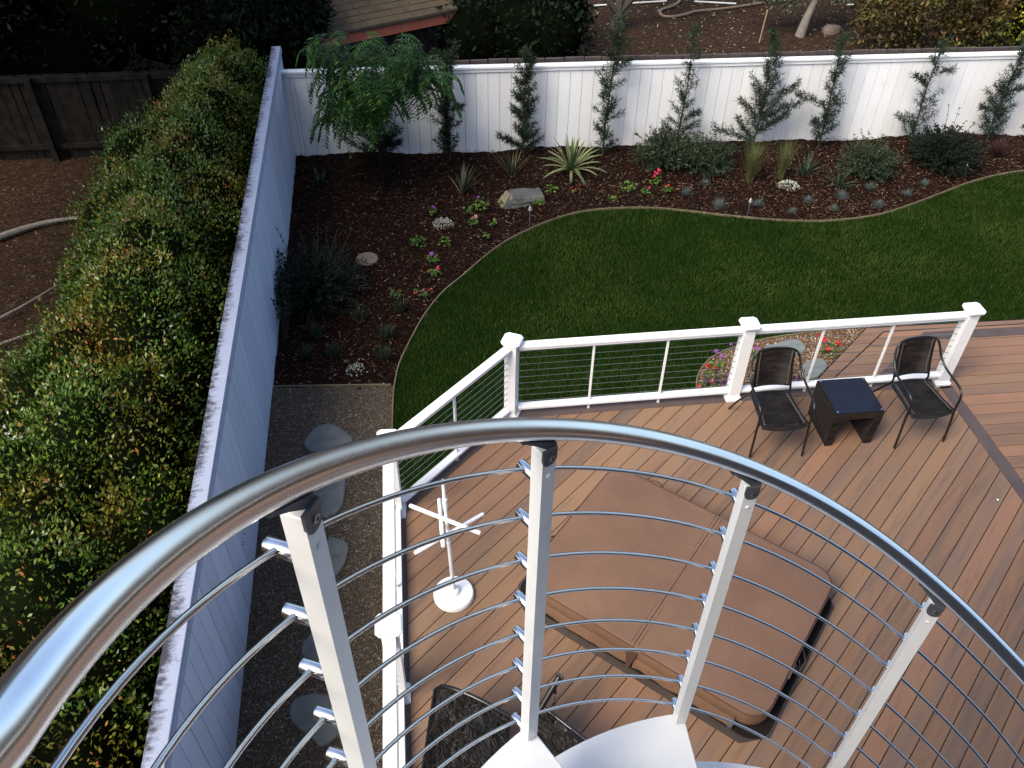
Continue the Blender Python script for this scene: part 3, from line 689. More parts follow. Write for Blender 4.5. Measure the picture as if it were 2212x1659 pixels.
def make_baluster(k):
    a = A1 + DA * k; zt = zr(a) - .034; zb = zr(a) - .926
    b = empty('tmp')
    m = MB(); m.box((0, 0, (zt + zb) / 2 + .004), (2 * bw, 2 * bw, zt - zb - .01), bev=.0015)
    # notch joint below the bracket and the raised plug under the screw
    bo = m.build('baluster', MAT['whitepaint'], st)
    bpy.data.objects.remove(b)
    p = hp(a) + inv; bo.location = (p.x, p.y, 0); bo.rotation_euler = (0, 0, -a)    # local +Y points outward
    m = MB(); m.lathe([(.0042, 0), (.0042, .0015), (.002, .0024)], n=12)
    o = m.build('plug', MAT['white'], bo); o.location = (0, -bw, zt - .052); o.rotation_euler = (pi / 2, 0, 0)
    # bracket: rounded cheek on the inner face plus a saddle flange running under the rail
    m = MB(); n = 10; w = bw + .0004
    cheek = [(-w, .004)] + [(w * math.cos(pi + pi * i / n), -.016 + w * math.sin(pi + pi * i / n)) for i in range(n + 1)] + [(w, .004)]
    vs = [(x, -w - .0015, y) for x, y in cheek] + [(x, -w * .8, y) for x, y in cheek]; c = len(cheek)
    m.add(vs, [tuple(range(c)), tuple(range(c, 2 * c))[::-1]] + [(i, c + i, c + (i + 1) % c, (i + 1) % c) for i in range(c)])
    slope = (zr(a + .02) - zr(a - .02)) / (.04 * HR)
    L = 9; vs = []; fs = []
    for i in range(L + 1):
        x = -.047 + .062 * i / L; hz = .0155 + slope * x; hw_ = .010 if i > 1 else .007
        yb = -(HR - math.sqrt(HR * HR - x * x))
        th = .006 + .010 * max(0, min(1, (x + .03) / .03))
        vs += [(x, yb - hw_, hz), (x, yb + hw_, hz), (x, yb + hw_, hz - th), (x, yb - hw_, hz - th)]
    for i in range(L):
        for q in range(4): fs.append((i * 4 + q, i * 4 + (q + 1) % 4, (i + 1) * 4 + (q + 1) % 4, (i + 1) * 4 + q))
    fs += [(3, 2, 1, 0), (L * 4, L * 4 + 1, L * 4 + 2, L * 4 + 3)]
    m.add(vs, fs)
    o = m.build('bracket', MAT['bracket'], bo); o.location = (0, 0, zt)
    m = MB(); m.lathe([(.0050, 0), (.0050, .0008), (.0036, .0018)], n=14)
    o = m.build('screw', MAT['screw'], bo); o.location = (.002, -w - .002, zt - .014); o.rotation_euler = (pi / 2, 0, 0)
    m = MB(); m.box((0, 0, .0019), (.0042, .0011, .0006)); m.box((0, 0, .0020), (.0011, .0042, .0006))
    o = m.build('screw_slot', MAT['blackslot'], bo); o.location = (.002, -w - .002, zt - .014); o.rotation_euler = (pi / 2, 0, 0)
    for j in range(1, 9):
        z = zr(a) - .1145 * j + (.003 if j == 8 else 0)
        m = MB(); m.lathe([(.0080, 0), (.0088, .001), (.0088, .0385), (.0080, .0395)], n=20)
        o = m.build('standoff', MAT['alu'], bo); o.location = (0, bw - .001, z); o.rotation_euler = (-pi / 2, 0, 0)
for k in range(-1, KMAX + 1): make_baluster(k)

# the house wall close behind the viewer, with its eave
hs_ = empty('house', (2.5, -1.6, 0)); tag(hs_, 'stucco house wall and eave close behind the spiral staircase', 'house')
m = MB(); m.box((0, -.15, 4.6), (8.4, .3, 10.4)); m.build('wall', MAT['stucco'], hs_)
m = MB(); m.box((0, .30, 9.85), (9.0, 1.2, .12)); m.build('roof', MAT['fascia'], hs_)
for x in (-2.6, 2.6):
    m = MB(); m.box((x, .01, 7.2), (1.2, .06, 1.3)); w_o = m.build('window', MAT['white'], hs_)
    m = MB(); m.box((x, .045, 7.2), (1.08, .02, 1.18)); m.build('pane', MAT['glass'], w_o)

# ================================================================ HOT TUB
TC = Vector((1.378, 4.052, 0)); ta = math.atan2(-.568, .823)                # long axis
hl, hs = 1.045, .765
def rrect(hx_, hy_, r, n=7):
    out = []
    for cx, cy, a0 in ((hx_ - r, hy_ - r, 0), (-hx_ + r, hy_ - r, pi / 2), (-hx_ + r, -hy_ + r, pi), (hx_ - r, -hy_ + r, 3 * pi / 2)):
        for i in range(n + 1): a = a0 + pi / 2 * i / n; out.append((cx + r * math.cos(a), cy + r * math.sin(a)))
    return out
tub = empty('hot_tub', TC, ta); tag(tub, 'sunken hot tub under a folding brown vinyl cover in the deck', 'hot tub')
def chamf(hx_, hy_, c): return [(-hx_ + c, -hy_), (hx_ - c, -hy_), (hx_, -hy_ + c), (hx_, hy_ - c), (hx_ - c, hy_), (-hx_ + c, hy_), (-hx_, hy_ - c), (-hx_, -hy_ + c)]
m = MB(); m.prism(chamf(hl + .075, hs + .075, .17), .002, .012); m.build('deck_flange', MAT['flange'], tub)
m = MB(); m.prism(rrect(hl + .055, hs + .020, .17), .012, .018); m.build('gasket', MAT['fascia'], tub)  # flat dark strip drawn for the contact shadow round the cover
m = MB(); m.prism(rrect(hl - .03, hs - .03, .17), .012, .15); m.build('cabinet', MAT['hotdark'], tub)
def cover_half(sx):
    # soft pillow top with a sewn edge; the two halves meet at the fold
    n = 7; r = .17; P = []
    P.append((0, -hs)); 
    for i in range(n + 1): a = -pi / 2 + pi / 2 * i / n; P.append((hl - r + r * math.cos(a), -hs + r + r * math.sin(a)))
    for i in range(n + 1): a = pi / 2 * i / n; P.append((hl - r + r * math.cos(a), hs - r + r * math.sin(a)))
    P.append((0, hs))
    m = MB(); k = len(P); cx, cy = hl / 2, 0
    rings = [(1.0, .135), (1.004, .20), (1.0, .262), (.985, .277), (.93, .283), (.6, .290), (.25, .294)]
    vs = []
    for s_, z in rings:
        for (x, y) in P:
            X_ = (cx + (x - cx) * s_) if x > .001 else .0025; Y_ = cy + (y - cy) * s_
            vs.append((sx * X_, Y_, z + (.006 * (1 - min(X_, .3) / .3) if s_ < .99 else 0)))
    fs = []
    for a in range(len(rings) - 1):
        for i in range(k):
            j = (i + 1) % k; f = (a * k + i, a * k + j, (a + 1) * k + j, (a + 1) * k + i); fs.append(f if sx > 0 else f[::-1])
    top = tuple((len(rings) - 1) * k + i for i in range(k)); fs.append(top if sx > 0 else top[::-1])
    bt = tuple(range(k))[::-1]; fs.append(bt if sx > 0 else bt[::-1])
    m.add(vs, fs, True); return m.build('cover_panel', MAT['hotcover'], tub)
ch = [cover_half(1), cover_half(-1)]
m = MB()                                                                    # welts beside the fold and round the rim
for x in (-.030, .030): m.tube([(x, -hs + .03, .287), (x, -hs * .5, .2945), (x, 0, .2965), (x, hs * .5, .2945), (x, hs - .03, .287)], .0034, 6)
m.build('fold_seam', MAT['strap'], tub)
for sx in (1, -1):
    m = MB(); pts = [(x * (1.003), y * 1.003, .268) for x, y in rrect(hl, hs, .17)]
    pts = [p for p in pts if sx * p[0] > .2]
    if sx < 0: pts = pts
    m.tube(([(sx * .02, -hs * 1.003, .268)] + pts + [(sx * .02, hs * 1.003, .268)]) if sx > 0 and False else [(sx * .02, -sx * hs * 1.003, .268)] + sorted(pts, key=lambda p: math.atan2(p[1] * sx, p[0] * sx)) + [(sx * .02, sx * hs * 1.003, .268)], .0045, 6)
    m.build('rim_piping', MAT['strap'], ch[0 if sx > 0 else 1])
m = MB()                                                                    # hanging skirt on the near side, with a flap at the fold
for sx in (1, -1):
    xs = [.03 + i * (hl - .22) / 12 for i in range(13)]
    vs = []
    for i, x in enumerate(xs):
        w1 = random.uniform(-.006, .008); vs += [(sx * x, -hs - .004, .15), (sx * x, -hs - .018 - w1, .10), (sx * x, -hs - .026 + w1, .045 + .01 * math.sin(i * 1.3)), (sx * x, -hs - .020 + w1, .045 + .01 * math.sin(i * 1.3))]
    m.add(vs, [tuple(i * 4 + q for q in (0, 1)) + tuple((i + 1) * 4 + q for q in (1, 0)) for i in range(12)] + [(i * 4 + 1, i * 4 + 2, i * 4 + 6, i * 4 + 5) for i in range(12)] + [(i * 4 + 2, i * 4 + 3, i * 4 + 7, i * 4 + 6) for i in range(12)], True)
m.build('skirt', MAT['hotcover'], tub)
m = MB(); m.add([(-.05, -hs - .012, .235), (.05, -hs - .012, .235), (.015, -hs - .05, .06), (-.015, -hs - .05, .06), (-.05, -hs - .005, .235), (.05, -hs - .005, .235), (.015, -hs - .043, .06), (-.015, -hs - .043, .06)],
               [(0, 1, 2, 3)[::-1], (4, 5, 6, 7), (0, 4, 7, 3), (1, 2, 6, 5), (3, 7, 6, 2), (0, 1, 5, 4)]); m.build('fold_flap', MAT['strap'], tub)
for (x, y, a, L_) in ((-.62, hs + .012, 0, .13), (-hl - .012, -.3, pi / 2, .12), (hl + .012, -.25, pi / 2, .14)):
    m = MB(); m.tube([(-L_ / 2, 0, 0), (-L_ / 4, 0, .03), (0, 0, .036), (L_ / 4, 0, .03), (L_ / 2, 0, 0)], .007, 6)
    o = m.build('handle', MAT['strap'], tub); o.location = (x, y, .262); o.rotation_euler = (0, 0, a)
for (x, y) in ((hl + .02, -.10), (hl - .2, -hs - .03)):
    m = MB(); m.box((0, 0, .07), (.03, .03, .02)); m.tube([(0, 0, .22), (.02, .01, .14), (.015, 0, .08)], .004, 6)
    o = m.build('tie_down', MAT['bracket'], tub); o.location = (x, y, 0)
m = MB(); m.tube([(hl + .01, .02, .2), (hl + .06, .0, .1), (hl + .05, -.06, .04), (hl + .015, -.09, .12)], .003, 6); m.build('cord', MAT['cable'], tub)

# ================================================================ TOWEL STAND
tw = empty('towel_stand', (-.455, 4.03, 0)); tag(tw, 'white plastic stand with crossed tubes and a round base, beside the left railing', 'towel stand')
m = MB(); m.lathe([(.160, 0), (.168, .008), (.168, .034), (.158, .048), (.120, .054), (.075, .056), (.056, .062), (.050, .085), (.034, .097), (.022, .099)], n=40); m.build('base', MAT['whiteplastic'], tw)
top = Vector((-.030, .02, 1.40))
m = MB(); m.tube([(0, 0, .09), top * .5 + Vector((0, 0, .02))], .0165, 16); m.build('pole', MAT['whiteplastic'], tw)
m = MB(); m.tube([top * .5, top * .98], .0145, 16); m.tube([top * .49, top * .505], .018, 16); m.build('pole', MAT['whiteplastic'], tw)
m = MB(); m.tube([top * .98, top * 1.0, top * 1.012, top * 1.02], [.0150, .017, .016, .010], 14); m.build('end_cap', MAT['whiteplastic'], tw)
m = MB(); m.tube([top * .80, top * .875], .0205, 16); m.build('sleeve', MAT['whiteplastic'], tw)
for a, b, h in (((882.7, 1089.3), (1035.6, 1149.6), 1.02), ((1029.3, 1108), (879.6, 1193.3), .85), ((952.6, 1076.8), (958.6, 1180.8), .955)):
    p, q = g(*a, h) - Vector((-.455, 4.03, 0)), g(*b, h) - Vector((-.455, 4.03, 0)); mid = (p + q) / 2
    sh = Vector((top.x * h / 1.4, top.y * h / 1.4, h)) - mid; off = (q - p).cross(Vector((0, 0, 1))).normalized() * .028
    if off.y > 0: off = -off
    p, q = p + Vector((sh.x, sh.y, 0)) + off, q + Vector((sh.x, sh.y, 0)) + off
    if h == .955: p, q = g(948.6, 1078, h) - Vector((-.455, 4.03, 0)), g(957.6, 1181, h) - Vector((-.455, 4.03, 0))
    d = (q - p).normalized()
    m = MB(); m.tube([p, p + d * .006, q - d * .006, q], [.012, .0165, .0165, .012], 14); m.build('arm', MAT['whiteplastic'], tw)

# ================================================================ PATIO CHAIRS AND SIDE TABLE (local: +x = sitter's left seen from the front, -y = front)
def chair(loc, rz, label):
    t = empty('patio_chair', loc, rz); tag(t, label, 'chair', 'black wicker patio chairs by the railing')
    half = [(-.262, -.25, 0.002), (-.258, -.235, .20), (-.252, -.215, .40), (-.252, -.215, .54), (-.256, -.19, .60), (-.262, -.12, .630), (-.262, .02, .640), (-.258, .13, .66), (-.245, .215, .72), (-.232, .268, .80), (-.205, .295, .862), (-.15, .312, .892), (-.07, .322, .902)]
    path = spline(half + [(-x, y, z) for x, y, z in half[::-1]], 4)
    m = MB(); m.tube(path, .0115, 10); m.build('arm_frame', MAT['tubeblack'], t)
    for s in (-1, 1):
        m = MB(); m.tube(spline([(s * .175, .300, .86), (s * .180, .270, .70), (s * .185, .225, .55), (s * .192, .205, .46), (s * .215, .27, .34), (s * .240, .36, .18), (s * .258, .45, .002)], 4), .0105, 10); m.build('leg', MAT['tubeblack'], t)
        m = MB(); m.tube([(s * .252, -.215, .40), (s * .225, -.20, .425), (s * .205, -.10, .425), (s * .192, .19, .425)], .009, 8); m.build('seat_rail', MAT['tubeblack'], t)
    # seat: rounded woven pad that sags slightly and bulges at the front
    nx_, ny_ = 14, 12; vs = []
    for j in range(ny_ + 1):
        v = j / ny_; y = -.245 + .45 * v; w = .215 - .040 * v
        for i in range(nx_ + 1):
            u = -1 + 2 * i / nx_; yy = y - (.035 * (1 - u * u) * (1 - v)) + (.028 * (1 - u * u)) * (v ** 3)
            vs.append((u * w, yy, .436 - .016 * (1 - u * u) * math.sin(pi * v) - .02 * max(0, .15 - v) / .15))
    top_n = len(vs); vs += [(x, y, z - .014) for x, y, z in vs]
    fs = []
    for j in range(ny_):
        for i in range(nx_):
            a = j * (nx_ + 1) + i; fs.append((a, a + 1, a + nx_ + 2, a + nx_ + 1)); fs.append((top_n + a + nx_ + 1, top_n + a + nx_ + 2, top_n + a + 1, top_n + a))
    rim = [i for i in range(nx_ + 1)] + [j * (nx_ + 1) + nx_ for j in range(1, ny_ + 1)] + [ny_ * (nx_ + 1) + i for i in range(nx_ - 1, -1, -1)] + [j * (nx_ + 1) for j in range(ny_ - 1, 0, -1)]
    for i in range(len(rim)): a, b = rim[i], rim[(i + 1) % len(rim)]; fs.append((b, a, top_n + a, top_n + b))
    m = MB(); m.add(vs, fs, True); seat = m.build('seat', MAT['wicker'], t)
    rp = [Vector(vs[i]) - Vector((0, 0, .006)) for i in rim]
    m = MB(); m.tube(rp + [rp[0], rp[1]], .0085, 8, False); m.build('rim', MAT['tubeblack'], seat)
    for s in (-1, 1):
        m = MB()
        for k in range(20):
            v = .06 + .88 * k / 19; w = .215 - .040 * v - .022; m.box((s * w, -.245 + .45 * v, .4350), (.017, .0075, .005))
        m.build('binding', MAT['binding'], seat)
    # backrest
    def bp(u, v): return (u * (.178 + .008 * v), .215 + .085 * v + .026 * (1 - u * u) + .01 * math.sin(pi * v), .515 + .37 * v + (.02 * (1 - u * u) * v))
    vs = []; nv = 12
    for j in range(nv + 1):
        for i in range(nx_ + 1): vs.append(bp(-1 + 2 * i / nx_, j / nv))
    top_n = len(vs); vs += [(x, y + .012, z) for x, y, z in vs]; fs = []
    for j in range(nv):
        for i in range(nx_):
            a = j * (nx_ + 1) + i; fs.append((a, a + 1, a + nx_ + 2, a + nx_ + 1)); fs.append((top_n + a + nx_ + 1, top_n + a + nx_ + 2, top_n + a + 1, top_n + a))
    rim = [i for i in range(nx_ + 1)] + [j * (nx_ + 1) + nx_ for j in range(1, nv + 1)] + [nv * (nx_ + 1) + i for i in range(nx_ - 1, -1, -1)] + [j * (nx_ + 1) for j in range(nv - 1, 0, -1)]
    for i in range(len(rim)): a, b = rim[i], rim[(i + 1) % len(rim)]; fs.append((b, a, top_n + a, top_n + b))
    m = MB(); m.add(vs, fs, True); bk = m.build('backrest', MAT['wicker'], t)
    m = MB(); m.tube([bp(-1 + 2 * i / 16, 0) for i in range(17)], .009, 8); m.tube([bp(-1 + 2 * i / 16, 1) for i in range(17)], .009, 8); m.build('rim', MAT['tubeblack'], bk)
    for s in (-1, 1):
        m = MB()
        for k in range(18):
            p = bp(s * .84, .05 + .9 * k / 17); m.box((p[0], p[1] - .004, p[2]), (.015, .005, .0075))
        m.build('binding', MAT['binding'], bk)
    return t
chair((2.530, 5.885, 0), math.radians(6), 'black wicker armchair at the left of the small square table')
chair((3.960, 6.080, 0), math.radians(11), 'black wicker armchair nearest the corner post, at the right of the small table')
tb = empty('side_table', (3.277, 6.055, 0), math.radians(6.6)); tag(tb, 'square dark wicker side table with a dewy glass top, standing between two chairs', 'side table')
m = MB(); m.box((0, 0, .400), (.485, .485, .085), bev=.006); m.build('apron', MAT['wicker'], tb)
for s in (-1, 1):
    m = MB(); x0, x1 = s * .2425, s * .172; b0, b1 = s * .232, s * .160
    vs = [(b0, -.232, 0), (b1, -.232, 0), (b1, .232, 0), (b0, .232, 0), (x0, -.2425, .357), (x1, -.2425, .357), (x1, .2425, .357), (x0, .2425, .357)]
    f = [(3, 2, 1, 0), (4, 5, 6, 7), (0, 1, 5, 4), (1, 2, 6, 5), (2, 3, 7, 6), (3, 0, 4, 7)]
    m.add(vs, f if s < 0 else [q[::-1] for q in f]); m.build('leg', MAT['wicker'], tb)
m = MB(); m.box((0, 0, .4475), (.470, .470, .007), bev=.001); gl = m.build('glass_top', MAT['glass'], tb)
for sx in (-1, 1):
    for sy in (-1, 1):
        m = MB(); m.lathe([(.009, .451), (.009, .4545), (.006, .456)], n=12); o = m.build('stud', MAT['alu'], gl); o.location = (sx * .218, sy * .218, 0)

# ================================================================ HANGING WICKER SEAT (mostly behind the stair treads)
sw_ = empty('swing_seat', (0, 0, 0)); tag(sw_, 'dark woven wicker swing seat with a chain, partly hidden below the white stair treads', 'swing seat')
A_, B_, C_ = g(938, 1475, .62), g(905, 1680, .62), g(1240, 1610, .62)
ex = (C_ - A_).normalized(); ey = (B_ - A_).normalized()
def scribble(name, fn, n, r=.0035, L=(5, 9), seed=1, mat='wicker'):
    rs = random.Random(seed); m = MB()
    for k in range(n):
        u, v = rs.random(), rs.random(); a = rs.uniform(0, 2 * pi); P = []
        for i in range(rs.randint(*L)):
            P.append(Vector(fn(u, v)) + Vector((0, 0, rs.uniform(-.006, .008)))); u += math.cos(a) * .035; v += math.sin(a) * .035; a += rs.uniform(-.9, .9)
            u = min(max(u, 0), 1); v = min(max(v, 0), 1)
        P = [p for i, p in enumerate(P) if i == 0 or (p - P[i - 1]).length > .002]
        if len(P) > 2: m.tube(spline(P, 2), r, 4, False, rnd=rs.random())
    return m.build(name, MAT[mat], sw_)
MAT['weave'] = foliage('woven_strands', [(0, (.006, .005, .004, 1)), (.6, (.014, .012, .010, 1)), (1, (.045, .04, .036, 1))], rough=.5, spec=.2)
W1 = (C_ - A_).length
def back_fn(u, v): p = A_ + ex * (W1 * .56) * u + ey * .95 * v; return (p.x, p.y, .62 - .10 * v * v + .05 * math.sin(pi * u) - .10 * max(0, .12 - u) / .12)
scribble('woven_back', back_fn, 620, r=.0032, seed=3, mat='weave')
A2, C2, B2 = g(1128, 1492, .6), g(1268, 1592, .6), g(1120, 1640, .6)
def seat_fn(u, v): p = A2 + (C2 - A2) * u + (B2 - A2) * v; return (p.x, p.y, .60 - .06 * math.sin(pi * v) - .05 * u)
scribble('woven_seat', seat_fn, 520, r=.0030, seed=5, mat='weave')
def sheet(fn, dz, name):
    vs = []; fs = []; n = 10
    for j in range(n + 1):
        for i in range(n + 1):
            p = fn(i / n, j / n); vs.append((p[0], p[1], p[2] - dz))
    k = len(vs); vs += [(x, y, z - .01) for x, y, z in vs]
    for j in range(n):
        for i in range(n):
            a = j * (n + 1) + i; fs += [(a, a + 1, a + n + 2, a + n + 1), (k + a + n + 1, k + a + n + 2, k + a + 1, k + a)]
    m = MB(); m.add(vs, fs, True); return m.build(name, MAT['hotdark'], sw_)
sheet(back_fn, .018, 'back_liner'); sheet(seat_fn, .018, 'seat_liner')
m = MB(); m.tube([Vector(back_fn(i / 10, 0)) for i in range(11)], .016, 10); m.tube([Vector(seat_fn(i / 10, 0)) + Vector((0, 0, .0)) for i in range(11)], .014, 10); m.tube([Vector(back_fn(0, i / 10)) for i in range(11)], .012, 10); m.build('rim', MAT['tubeblack'], sw_)
for i in range(9):
    a = Vector(seat_fn(.72 + .03 * i, .02)); m = MB(); m.box((a.x + .02, a.y - .03, a.z + .01), (.012, .05, .006), rz=math.atan2(ex.y, ex.x)); m.build('slat', MAT['tubeblack'], sw_)
p0, p1 = g(1208, 1462, .95), g(1168, 1530, .80)
m = MB(); m.tube([p0, p1, g(1150, 1570, .7)], .021, 14); m.build('frame_tube', MAT['tubeblack'], sw_)
d = (p0 - p1).normalized(); m = MB(); m.box(p0 + d * .006, (.055, .012, .05), rz=math.atan2(d.y, d.x) - pi / 2); fp = m.build('end_plate', MAT['bark'], sw_)
m = MB(); q0 = g(1199, 1497, .86); q1 = g(1196, 1530, .78)
m.tube([g(1201, 1478, .9), q0], .008, 8)
for i in range(8):
    c_ = q0 + (Vector((q1.x, q1.y, .46)) - q0) * (i / 7); al = i % 2 * pi / 2
    ring = [c_ + Vector((math.cos(al) * .010 * math.cos(t), math.sin(al) * .010 * math.cos(t), .017 * math.sin(t))) for t in [2 * pi * k / 10 for k in range(11)]]
    m.tube(ring, .0032, 6, False)
m.build('chain', MAT['tubeblack'], sw_)

# ================================================================ FENCES
def fence_run(name, label, origin, ang, length, height, mat_cap, bw_=.184, faceside=-1, z0=-.66, capw=.13, capoff=0, sd=1, bm_='fence'):
    f = empty(name, (origin[0], origin[1], 0), ang); tag(f, label, 'fence')
    m = MB(); x = 0; k = 0
    while x < length:
        w = min(bw_ * (random.choice((.35, 1, 1, 1, 1, 1)) if k == 1 else 1), length - x)
        m.box((x + w / 2, sd * (.011 + random.uniform(-.0012, .0012)), (z0 + height) / 2), (w - .006, .022, height - z0), bev=.003, rnd=random.random()); x += w; k += 1
    m.build('board_panel', MAT[bm_], f)
    m = MB(); m.box((length / 2, sd * .028, (z0 + height) / 2), (length, .006, height - z0 - .02)); m.build('backing', MAT['border'], f)
    m = MB()
    nseg = max(1, round(length / 2.4)); L = length / nseg
    for i in range(nseg):
        m.box((L * (i + .5), sd * (.022 + capoff), height + .017), (L - .003, capw, .034), bev=.004)
        m.box((L * (i + .5), -sd * .010, height - .028), (L - .003, .018, .055), bev=.003)
    m.build('fence_cap', mat_cap, f); return f
fx0 = -3.62
bf = fence_run('back_fence', 'long white board fence across the back with young trees in front', (fx0, fence_y(fx0)), FA, 17.0, .775, MAT['white'], capw=.115)
# left fence: boards run from the far corner towards the house; right face at fence_x
yl = 12.95
lf = fence_run('left_fence', 'tall white side fence running toward the viewer with a mildewed cap', (fence_x(yl), yl), -pi / 2 + LA, 15.0, 1.02, MAT['dirtyshadecap'], capw=.135, capoff=.035, sd=-1, bm_='fenceshade')

# older picket fence right behind the back fence: only its dark tops show
pk = empty('picket_fence', (-1.6, fence_y(-1.6) + .17, 0), FA); tag(pk, 'old dark picket fence whose tops peek over the white back fence', 'fence')
m = MB(); x = 0
while x < 15:
    w = .29 + random.uniform(-.02, .02); h_ = .842 + random.uniform(-.006, .012)
    m.box((x + w / 2, 0, (h_ - 1.0) / 2), (w - .018, .04, h_ + 1.0), rnd=random.random(), bev=.004); x += w
m.build('picket_panel', plain('weathered_pickets', (.035, .028, .026, 1), (.07, .055, .05, 1), rough=.9, nscale=9), pk)

# dark old wooden fence of the neighbour, seen from its rail side
A_ = g(-120, 348, -.64); A_ = Vector((-12.5, 11.9, 0)); ang = math.radians(7)
of = empty('wooden_fence', A_, ang); tag(of, 'old dark wooden fence with rails, in shade at upper left', 'fence')
m = MB(); x = 0
while x < 8.2:
    w = random.choice((.14, .15, .19)); m.box((x + w / 2, random.uniform(.0, .012), .04), (w - random.choice((.004, .01, .03)), .018, 1.36), rnd=random.random()); x += w
m.build('board_panel', MAT['oldwood'], of)
for z in (.66, -.42):
    m = MB(); m.box((4.1, -.035, z), (8.2, .045, .085), bev=.004); m.build('rail', MAT['oldwood'], of)
for x in (.4, 2.8, 5.2, 6.9):
    m = MB(); m.box((x, -.10, .02), (.09, .09, 1.36), bev=.004); m.build('post', MAT['oldwood'], of)

# ================================================================ SHED behind the fence
sh0 = g(648, 92, .35); sh1 = g(986, 24, .35); e = (sh1 - sh0).normalized(); w = Vector((-e.y, e.x, 0))
sa = math.atan2(e.y, e.x); Ls = (sh1 - sh0).length
sd_ = empty('garden_shed', (sh1.x, sh1.y, 0), sa); tag(sd_, 'garden shed with tan shingled roof and salmon fascia behind the white fence', 'shed')
m = MB(); m.box((-Ls / 2 - .4, .0, .27), (Ls + .8, .035, .20), bev=.003); m.build('fascia', MAT['salmon'], sd_)
rf = MB(); sl_ = .36; course = .16
for i in range(24):
    y0 = -.03 + i * course; x = -Ls - .8
    off = (i % 2) * .15; x -= off
    while x < 0.02:
        ww = random.uniform(.24, .34); x1 = min(x + ww, .02)
        if x1 > -Ls - .8: 
            xa = max(x, -Ls - .8); zz = .385 + sl_ * y0; t_ = random.uniform(.008, .016)
            vs = [(xa, y0, zz + .02), (x1 - .006, y0, zz + .02), (x1 - .006, y0 + course + .01, zz + sl_ * (course + .01) + .004), (xa, y0 + course + .01, zz + sl_ * (course + .01) + .004)]
            vs = [(a, b, c + t_) for a, b, c in vs] + [(a, b, c - .02) for a, b, c in vs]
            rf.add(vs, [(0, 1, 2, 3), (7, 6, 5, 4), (0, 4, 5, 1), (1, 5, 6, 2), (2, 6, 7, 3), (3, 7, 4, 0)])
        x = x1
rf.build('roof', MAT['shingle'], sd_)
m = MB()
for i in range(11): m.box((-Ls / 2 - .5, .34 + .0, -1.62 + .17 * i + .085), (Ls + .1, .03, .168), bev=.006)
for i in range(11): m.box((-.12, 1.9, -1.62 + .17 * i + .085), (.03, 3.1, .168), bev=.006)
m.build('wall', MAT['shedwall'], sd_)
m = MB(); m.box((-Ls / 2 - .4, .2, .36), (Ls + .75, .5, .02)); m.build('soffit', MAT['shedwall'], sd_)

# ================================================================ VEGETATION
def icos(sub=2):
    import bmesh
    b = bmesh.new(); bmesh.ops.create_icosphere(b, subdivisions=sub, radius=1); b.verts.ensure_lookup_table()
    V = np.array([v.co[:] for v in b.verts]); F = np.array([[v.index for v in f.verts] for f in b.faces]); b.free(); return V, F
ICO = icos(3)
def crown_arrays(blobs, n, L, W, up=.35, depth=.35, jit=.10, zmin=None):
    """leaves through the outer shell of a cluster of lobes, thinned where lobes overlap; returns leaf mesh arrays"""
    C = np.array([b[0] for b in blobs], float); R = np.array([b[1] for b in blobs], float)
    area = (R[:, 0] * R[:, 1] + R[:, 0] * R[:, 2] + R[:, 1] * R[:, 2]); pr = area / area.sum()
    k = rng.choice(len(blobs), n * 2, p=pr); d = norm(rng.normal(size=(n * 2, 3)))
    bumpy = 1 + .13 * np.sin(d[:, 0] * 9 + k * 3.1) * np.sin(d[:, 1] * 8 + k) + .08 * np.sin(d[:, 2] * 17 + k * 1.7)
    rad = (1 - rng.random(n * 2) ** 2.0 * depth) * bumpy
    P = C[k] + d * R[k] * rad[:, None] + rng.normal(0, jit * .25, (n * 2, 3))
    keep = np.ones(n * 2, bool)
    for i in range(len(blobs)):
        q = (P - C[i]) / R[i]; ins = (np.linalg.norm(q, axis=1) < .72) & (k != i); keep &= ~ins
    if zmin is not None: keep &= P[:, 2] > zmin
    P = P[keep][:n]; d = d[keep][:n]; m = len(P)
    D = norm(d * .6 + np.array([0, 0, up]) + rng.normal(0, .55, (m, 3)))
    l = L * rng.uniform(.6, 1.25, m); V, F = leaf_arrays(P, D, l, W / L * l * rng.uniform(.8, 1.2, m), fold=.04)
    return P, V, F
def core_arrays(blobs, s=.74):
    return cat(*[(ICO[0] * np.array(b[1]) * s + np.array(b[0]), ICO[1]) for b in blobs])
def crown(name, blobs, n, L, W, mat, core, parent=None, up=.35, depth=.35, s=.74, zmin=None, rfun=None):
    P, V, F = crown_arrays(blobs, n, L, W, up, depth, zmin=zmin)
    r = np.clip(rng.beta(2, 2.6, len(F)), 0, 1)
    if rfun is not None: r = rfun(P, r)
    o = fast_mesh(name, V, F, mat, parent, rnd=r)
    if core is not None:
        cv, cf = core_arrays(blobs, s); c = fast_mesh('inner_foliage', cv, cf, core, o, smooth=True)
    return o
